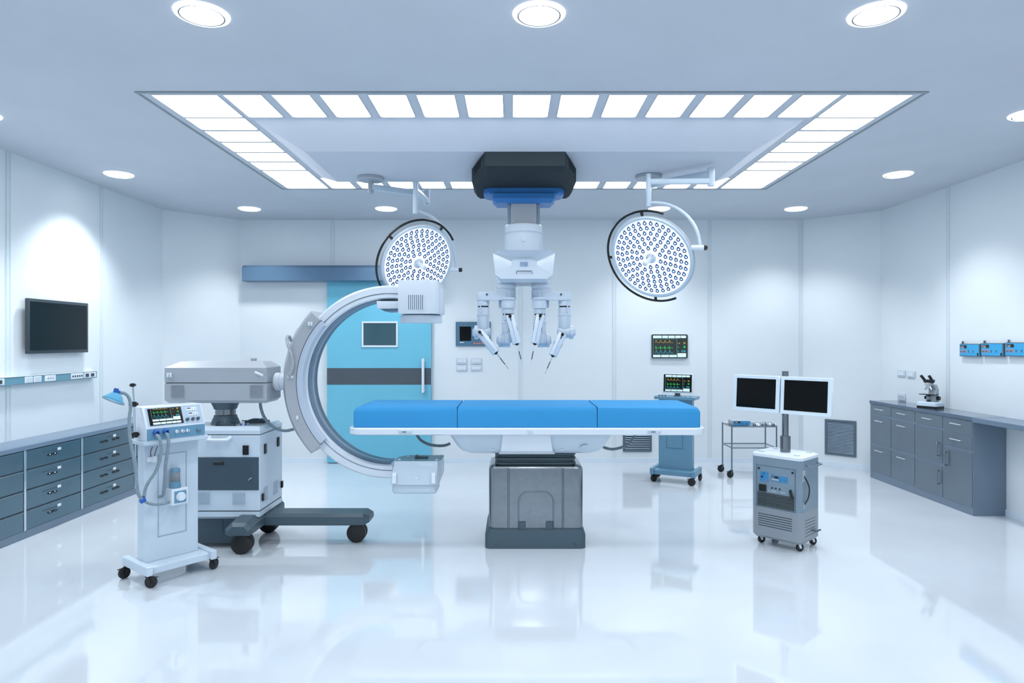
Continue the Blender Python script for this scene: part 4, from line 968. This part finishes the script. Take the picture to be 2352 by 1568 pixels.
# ------------------------------------------------------------------ surgical lamps
def lamp(label, plate_c, joint, post, pz0, center, R, ndir, arc_rng, axle_a, gy):
    t = thing('surgical_lamp', label, 'surgical lamp', (plate_c[0], plate_c[1], Z0), 0, 'round surgical lamps hanging from the ceiling')
    px_, py_ = plate_c
    obj('ceiling_plate', B().lathe([(0,0),(.097,0),(.1,-.004),(.1,-.022),(.092,-.028),(0,-.028)], (px_,py_,Z0), (0,0,1), 44), M_lgrey, t, True)
    obj('shaft', B().cyl((px_,py_,Z0-.02), (px_,py_,Z0-.125), .022, bev=.002), M_lgrey, t, True)
    def armbar(p, q, z, h, w0, nm):
        p, q = Vector(p), Vector(q); d = (q-p).normalized(); n = Vector((-d.y, d.x))*w0
        obj(nm, B().prism([p-n, q-n*.8, q+n*.8, p+n], 'z', z-h, z+h, .004), M_white, t, True)
    armbar((px_,py_), joint, Z0-.075, .022, .022, 'upper_arm')
    obj('elbow_joint', B().cyl((joint[0],joint[1],Z0-.165), (joint[0],joint[1],Z0-.035), .025, bev=.003), M_white, t, True)
    armbar(joint, post, Z0-.130, .019, .02, 'lower_arm')
    obj('post', B().cyl((post[0],post[1],pz0), (post[0],post[1],Z0-.075), .0185, bev=.002), M_white, t, True)
    c = Vector(center); cdir = (Vector((0,0,CAMH))-c).normalized(); side = Vector(ndir); side = (side-cdir*side.dot(cdir)).normalized()
    tl_ = math.radians(34); n = (cdir*math.cos(tl_)+side*math.sin(tl_)).normalized()
    up = Vector((0,0,1)); e2 = (up-n*up.dot(n)).normalized(); e1 = e2.cross(n).normalized()      # e1 to the right seen from the front
    Mx = Matrix(((e1.x, -n.x, e2.x, c.x), (e1.y, -n.y, e2.y, c.y), (e1.z, -n.z, e2.z, c.z), (0,0,0,1)))  # local x right, y into the lamp, z up
    hs = obj('lamp_housing', B().lathe([(0,.06),(R*.6,.06),(R*.93,.04),(R,.02),(R,-.002),(R*.975,-.010),(R*.93,-.008),(R*.915,0),(0,0)], (0,0,0), (0,1,0), 72).xf(Mx), M_white, t, True)
    obj('rim_band', B().lathe([(R*.995,.024),(R*1.012,.020),(R*1.012,.004),(R*.995,0)], (0,0,0), (0,1,0), 72).xf(Mx), M_lgrey, t, True)
    gl = obj('lamp_glass', B().cyl((0,-.0005,0), (0,-.003,0), R*.912, n=72).xf(Mx), M_lampg, t, True)
    def lens_b(x, z):
        b = B().lathe([(.0064,0),(.0152,0),(.0138,.004),(.0074,.004),(.0064,0)], (x,-.003,z), (0,-1,0), 12)
        b.box(x-.006, x+.008, -.006, -.003, z+.010, z+.0195, .001, 1); return b
    pos = []
    for rf, k in ((.93,36),(.80,30),(.665,25),(.53,20),(.395,14),(.265,9)):
        for j in range(k): a = 2*PI*(j+rf*5)/k; pos.append((R*.90*rf*math.cos(a), R*.90*rf*math.sin(a)))
    src = obj('led_lens', lens_b(0, 0), M_lens, gl); lm = src.data
    src.matrix_local = WM[t.name].inverted() @ Mx @ Matrix.Translation((pos[0][0], 0, pos[0][1]))
    for x, z in pos[1:100]:
        o = src.copy(); link(o); o.parent = gl; o.matrix_local = WM[t.name].inverted() @ Mx @ Matrix.Translation((x, 0, z))
    b = B()
    for x, z in pos[100:]:
        q = lens_b(x, z); me = bpy.data.meshes.new('k'); q.bm.to_mesh(me); b.bm.from_mesh(me); q.bm.free(); bpy.data.meshes.remove(me)
    obj('led_lenses', b.xf(Mx), M_lens, gl, True, kind='stuff')
    hd_ = obj('sterile_handle', B().lathe([(0,.115),(.014,.112),(.017,.10),(.015,.03),(.018,.012),(.038,.008),(.04,.0),(0,0)], (0,-.003,0), (0,-1,0), 24).xf(Mx), M_white2, t, True)
    b = B()
    for a in (40, 160, 280): b.cyl((.03*math.cos(math.radians(a)),-.010,.03*math.sin(math.radians(a))), (.03*math.cos(math.radians(a)),-.013,.03*math.sin(math.radians(a))), .0025, n=8)
    obj('handle_screws', b.xf(Mx), M_blackg, hd_, True)
    a0, a1 = arc_rng
    obj('grab_rail', B().tube([Vector((R*1.115*math.cos(math.radians(a0+(a1-a0)*k/48)), .01, R*1.115*math.sin(math.radians(a0+(a1-a0)*k/48)))) for k in range(49)], .0085, 10, 1).xf(Mx), M_blackg, t, True)
    for f_ in (.12, .5, .88):
        a = math.radians(a0+(a1-a0)*f_); u = Vector((math.cos(a), 0, math.sin(a)))
        obj('rail_clip', B().cyl(u*R*.99+Vector((0,.012,0)), u*R*1.115+Vector((0,.010,0)), .011, n=10).xf(Mx), M_blackg, t, True)
    # axle and curved yoke
    aa = math.radians(axle_a); u = Vector((math.cos(aa), 0, math.sin(aa)))
    p_in = Mx @ (u*R*.98+Vector((0,.015,0))); wdir = Vector((1, gy, 0)).normalized()
    p_out = p_in+wdir*.085
    obj('axle', B().cyl(p_in-wdir*.005, p_out, .019, bev=.002), M_white2, t, True)
    obj('axle_knob', B().cyl(p_out, p_out+wdir*.025, .017, n=20, bev=.004), M_blackg, t, True)
    tp = p_in+wdir*.062; s0 = Vector((post[0], post[1], pz0+.025)); dv = tp-s0; hv = Vector((dv.x, dv.y, 0))
    pts = [s0+hv*math.sin(x)+Vector((0,0,dv.z*(1-math.cos(x)))) for x in [PI/2*k/14 for k in range(15)]]
    obj('yoke_arm', B().tube(pts, .0115, 12, 1), M_white, t, True)
    # the lamp's own light
    l = bpy.data.lights.new('lamp_beam', 'SPOT'); l.energy = 1.2; l.color = (.93, .97, 1); l.spot_size = math.radians(70); l.spot_blend = .8; l.shadow_soft_size = .25
    o = bpy.data.objects.new('lamp_beam', l); link(o); o.parent = t
    q = n.to_track_quat('-Z', 'Y')
    o.matrix_local = WM[t.name].inverted() @ (Matrix.Translation(c+n*.02) @ q.to_matrix().to_4x4())
lamp('right round surgical lamp hanging over the right half of the operating table', (1.045, 5.055), (1.413, 4.70), (.972, 4.71), 2.36,
     tuple(P(1496, 592, 4.7)), .31, (-1, 0, -1.0), (62, 288), 8, 0)
lamp('left round surgical lamp partly hidden by the top of the x-ray ring', (-1.09, 5.11), (-.69, 5.37), (-.723, 4.95), 2.354,
     tuple(P(960, 604, 4.95)), .295, (1, 0, -.75), (38, 255), -8, -.1)

# ------------------------------------------------------------------ surgical robot
RX = .088
t = thing('surgical_robot', 'ceiling mounted surgical robot with four white arms over the operating table', 'surgical robot', (RX, 4.86, Z0))
def octo(hw0, hw1, y0, ya, yb, y1, z, hr=None):
    hr = hr or hw0; return [(RX-hw0,y0,z),(RX+hw0,y0,z),(RX+hw1,ya,z),(RX+hw1,yb,z),(RX+hr,y1,z),(RX-hr,y1,z),(RX-hw1,yb,z),(RX-hw1,ya,z)]
b = B(18).loft([octo(.268,.383,4.417,4.863,5.20,5.262,Z0,.35), octo(.268,.383,4.417,4.863,5.20,5.30,2.572,.35), octo(.255,.36,4.455,4.88,5.19,5.27,2.537,.34)])
mt = obj('ceiling_mount', b, M_mount, t, True)
for s_ in (-1, 1):
    p, q = Vector((RX+s_*.290, 4.502)), Vector((RX+s_*.347, 4.723)); d = (q-p); n = Vector((d.y, -d.x)).normalized()*(.006*s_)
    obj('mount_vent', B().prism([p, q, q+n, p+n], 'z', 2.585, 2.652), M_slot, mt, True)
    b = B()
    for k in range(7): b.prism([p+n, q+n, q+n*1.7, p+n*1.7], 'z', 2.589+.009*k, 2.593+.009*k)
    obj('vent_fins', b, M_mount, mt, True)
obj('blue_collar', B(18).loft([octo(.26,.30,4.90,4.94,5.10,5.14,2.538), octo(.26,.30,4.90,4.94,5.10,5.14,2.50), octo(.24,.275,4.915,4.95,5.09,5.12,2.488)]), M_mblue, t, True)
obj('blue_step', B(18).loft([octo(.225,.235,4.885,4.90,5.10,5.13,2.495), octo(.225,.235,4.885,4.90,5.10,5.13,2.458), octo(.20,.205,4.92,4.93,5.09,5.11,2.43)]), M_mblue, t, True)
obj('lift_column', B().box(RX-.096, RX+.096, 4.95, 5.12, 2.26, 2.435, .002, 1), M_lgrey2, t, True)
for s_ in (-1, 1): obj('column_guide', B().box(RX+s_*.098, RX+s_*.122, 4.975, 5.10, 2.26, 2.435, .002, 1), mat('guide_grey', (138, 158, 174), .35, .3), t, True)
for s_ in (-1, 1): obj('column_bolt', B().cyl((RX+s_*.077,4.952,2.295), (RX+s_*.077,4.944,2.295), .006, n=10), M_chrome, t, True)
obj('collar_ring', B().lathe([(0,0),(.140,0),(.145,.005),(.145,.055),(.14,.062),(0,.062)], (RX,5.03,2.214), (0,0,1), 48), M_robot, t, True)
dm = obj('drum', B().lathe([(0,0),(.145,0),(.145,.16),(.138,.165),(.138,.175),(0,.175)], (RX,5.03,2.042), (0,0,1), 48), M_robot, t, True)
obj('hex_bolt', B().cyl((RX,4.888,2.155), (RX,4.877,2.155), .019, n=6), M_robot, dm, True)
# head body: an eight sided wedge with a protruding nose
ZY = 4.80
def hp(px, py, Y): p = P(px, py, Y); return (p.x, p.y, p.z)
cx_ = 1203.5
def sym(px, py, Y): return [hp(px, py, Y), hp(2*cx_+.6-px, py, Y)]
b = B()
top = [hp(1145,573,4.98), hp(1262,573,4.98), hp(1262,573,5.18), hp(1145,573,5.18)]
V = {}
pts = [hp(1144,574,4.80), hp(1263,574,4.80), hp(1275,581,4.83), hp(1269,631,4.80), hp(1256,640,4.75), hp(1151,640,4.75), hp(1138,631,4.80), hp(1132,581,4.83)]
back = [(p[0]*1.0, 5.16, p[2]) for p in pts]
front = [hp(1186,591,4.87), hp(1222,591,4.87), hp(1234,600,4.87), hp(1233,608,4.87), hp(1227,614,4.865), hp(1181,614,4.865), hp(1175,608,4.87), hp(1174,600,4.87)]
low = [(p[0], 4.80 if i in (4,5) else p[1]+.05, p[2]-(.022 if i in (4,5) else 0)) for i, p in enumerate(pts)]
b.sharp = 14; b.loft([back, low, pts, front])
hb = obj('robot_head', b, M_robot, t, True)
b = B()
for k in range(4): z = P(0, 598.5+2.9*k, 4.775).z; x = P(1194.5,0,4.775).x; x2 = P(1213,0,4.775).x; b.box(x, x2, 4.863, 4.873, z-.0022, z+.0022)
obj('head_vents', b, mat('head_rib', (150, 176, 204), .5), hb, True)
obj('visor_handle', B().tube([hp(1186,628,4.79), hp(1186,622.5,4.80), hp(1222,622.5,4.80), hp(1222,628,4.79)], .0028, 6, 1), M_blackg, hb, True)
obj('head_underside', B().prism([(RX-.17,4.86),(RX+.17,4.86),(RX+.15,5.14),(RX-.15,5.14)], 'z', P(0,650,4.88).z, P(0,644,4.88).z), mat('underside_grey', (150, 168, 186), .4), hb, True)
def mxp(px, py, Y, s_): p = P(px, py, Y); return p if s_ < 0 else Vector((2*RX-p.x, p.y, p.z))
YA = 4.90
def zc(py, Y=YA): return CAMH-(py-784)/F*Y
for s_ in (-1, 1):
    sx = P(1163, 0, YA).x; sx = sx if s_ < 0 else 2*RX-sx
    # shoulder with ribs
    sh = obj('shoulder', B().lathe([(0,zc(645)),(.072,zc(645)),(.072,zc(650)),(.066,zc(651)),(.066,zc(652.5)),(.073,zc(654)),(.075,zc(658)),(.073,zc(661)),(.067,zc(662)),(.067,zc(664)),(.074,zc(666)),(.074,zc(685)),(0,zc(685))], (sx,YA+.03,0), (0,0,1), 40), M_robot, t, True)
    ox = P(1110, 0, YA).x; ox = ox if s_ < 0 else 2*RX-ox
    b = B(); r_ = .052
    loop = [(ox+(-s_)*(-0)+s_*r_*math.sin(a), YA-r_*math.cos(a)) for a in [PI*k/10 for k in range(11)]]
    poly = loop+[(sx, YA+r_*.95), (sx, YA-r_*.95)]
    b.prism(poly, 'z', zc(690), zc(671), .003)
    lk = obj('link_arm', b, M_robot, t, True)
    c = mxp(1118.5, 676, YA-.052, s_); obj('link_bolt', B().cyl((c.x,YA-.048,c.z), (c.x,YA-.056,c.z), .008, n=14), M_dark, lk, True)
    # outer arm
    oa = obj('outer_upper_arm', B().lathe([(0,zc(690)),(.0455,zc(690)),(.0455,zc(702.5)),(.038,zc(703)),(.038,zc(705.5)),(.0455,zc(706)),(.0455,zc(721.5)),(.049,zc(722)),(.049,zc(724.5)),(.0455,zc(725)),(.0455,zc(752)),(.03,zc(762)),(0,zc(766))], (ox,YA,0), (0,0,1), 32), M_robot, t, True)
    obj('black_seal', B().cyl((ox,YA,zc(703)), (ox,YA,zc(705.5)), .040), M_blackg, oa, True)
    c1, c2 = mxp(1103.7, 697, YA-.06, s_), mxp(1103.7, 717, YA-.06, s_)
    obj('side_grip', B().tube([c1+Vector((0,.02,0)), c1, c2, c2+Vector((0,.02,0))], .0042, 8, 1), M_robot, oa, True)
    ze = zc(763); xl = mxp(1084.5, 763, YA, s_).x; xr = mxp(1127.5, 763, YA, s_).x; sg = 1 if xr > xl else -1
    el = obj('outer_elbow', B().lathe([(0,0),(.022,.002),(.03,.01),(.036,.017),(.05,.018),(.052,.022),(.052,.042),(.047,.044),(.047,.048),(.044,.05),(.040,.12),(.03,.134),(0,.138)], (xl,YA,ze), (sg,0,0), 32), M_robot, t, True)
    # inner arm
    ix = P(1167, 0, YA).x; ix = ix if s_ < 0 else 2*RX-ix
    ia = obj('inner_upper_arm', B().lathe([(0,zc(684)),(.064,zc(684)),(.064,zc(688)),(.055,zc(690)),(.055,zc(708)),(.0455,zc(709)),(.0455,zc(720.5)),(.038,zc(721)),(.038,zc(723.5)),(.0455,zc(724)),(.0455,zc(739)),(.049,zc(740)),(.049,zc(742)),(.0455,zc(743)),(.0455,zc(770)),(.035,zc(785)),(0,zc(787))], (ix,YA-.01,0), (0,0,1), 32), M_robot, t, True)
    obj('bracket', B().box(ix-.068, ix+.05, YA-.02, YA+.06, zc(706), zc(686), .004) if s_ < 0 else B().box(ix-.05, ix+.068, YA-.02, YA+.06, zc(706), zc(686), .004), mat('bracket_blue_grey', (150, 172, 194), .4), ia, True)
    obj('black_seal', B().cyl((ix,YA-.01,zc(721)), (ix,YA-.01,zc(723.5)), .040), M_blackg, ia, True)
    c1, c2 = mxp(1159, 714, YA-.065, s_), mxp(1159, 735, YA-.065, s_)
    obj('side_grip', B().tube([c1+Vector((0,.02,0)), c1, c2, c2+Vector((0,.02,0))], .0042, 8, 1), M_robot, ia, True)
    xl = mxp(1140, 781, YA, s_).x
    obj('inner_elbow', B().lathe([(0,0),(.022,.002),(.03,.01),(.036,.014),(.05,.015),(.052,.019),(.052,.038),(.047,.04),(.047,.044),(.052,.046),(.052,.10),(.048,.104),(0,.106)], (xl,YA,zc(781.5)), (sg,0,0), 32), M_robot, t, True)
    c = mxp(1167, 775, YA-.04, s_)
    obj('wrist', B().lathe([(0,0),(.026,.004),(.033,.02),(.033,.07),(0,.075)], c+Vector((0,-.02,.035)), (0,.25,-1), 24), M_robot, t, True)
TO = 4.80
M_tool = mat('tool_white', (216, 228, 240), .22, coat=.3, var=.01)
def tool(top_, bot, tip, Yt, wpx, white_tip, nm):
    a, e, q = P(*top_, Yt), P(*bot, Yt-.03), P(*tip, Yt-.07)
    d = (e-a).normalized(); L = (e-a).length; up = Vector((0,-1,0)); n = (up-d*up.dot(d)).normalized(); s = d.cross(n)
    Mt = Matrix(((s.x, -n.x, d.x, a.x), (s.y, -n.y, d.y, a.y), (s.z, -n.z, d.z, a.z), (0,0,0,1)))     # x across, y away, z along tool
    hw = wpx/2/F*Yt
    poly = [(-hw,.005),(-hw*.9,-.014),(-hw*.25,-.024),(hw*.25,-.024),(hw*.9,-.014),(hw,.005),(hw*.9,.04),(-hw*.9,.04)]
    tb = obj(nm, B().prism(poly, 'z', 0, L, .0025).xf(Mt), M_tool, t, True)
    obj('tool_groove', B().box(-.0012, .0012, -.0255, -.0235, L*.12, L*.94).xf(Mt), mat('groove_blue', (120, 160, 200), .5), tb, True)
    obj('tool_knob', B().cyl((0,-.022,.012), (0,-.038,.012), .0115, n=14, bev=.002).box(-.0025, .0025, -.03, -.022, .012, .045).xf(Mt), M_blackg, tb, True)
    obj('tool_slit', B().box(hw*.88, hw*.99, -.012, .004, L*.42, L*.58).box(-hw*.99, -hw*.88, -.012, .004, L*.42, L*.58).xf(Mt), M_blackg, tb, True)
    obj('tool_cup', B().lathe([(0,-.003),(.014,-.003),(.014,.004),(.009,.012),(0,.014)], (0,.0,L), (0,0,1), 18).xf(Mt), M_blackg, tb, True)
    m1, m2 = e.lerp(q, .35), e.lerp(q, .72)
    obj('instrument_shaft', B().cyl(e, m1, .0028, n=8).cyl(m2, q, .0045 if white_tip else .0018, .002, n=8), M_chrome if not white_tip else M_tool, tb, True)
    obj('shaft_sleeve', B().cyl(m1, m2, .0038, n=8), M_dark, tb, True)
tool((1101,761), (1139,809.5), (1168,847), TO, 19.5, False, 'outer_tool_carriage')
tool((1292,766), (1270,816), (1251.5,858), TO, 19.5, False, 'outer_tool_carriage')
tool((1171,724), (1187,789), (1201,839.5), TO, 19.5, True, 'inner_tool_carriage')
tool((1241,723), (1228.5,788.5), (1218,840), TO, 19.5, True, 'inner_tool_carriage')
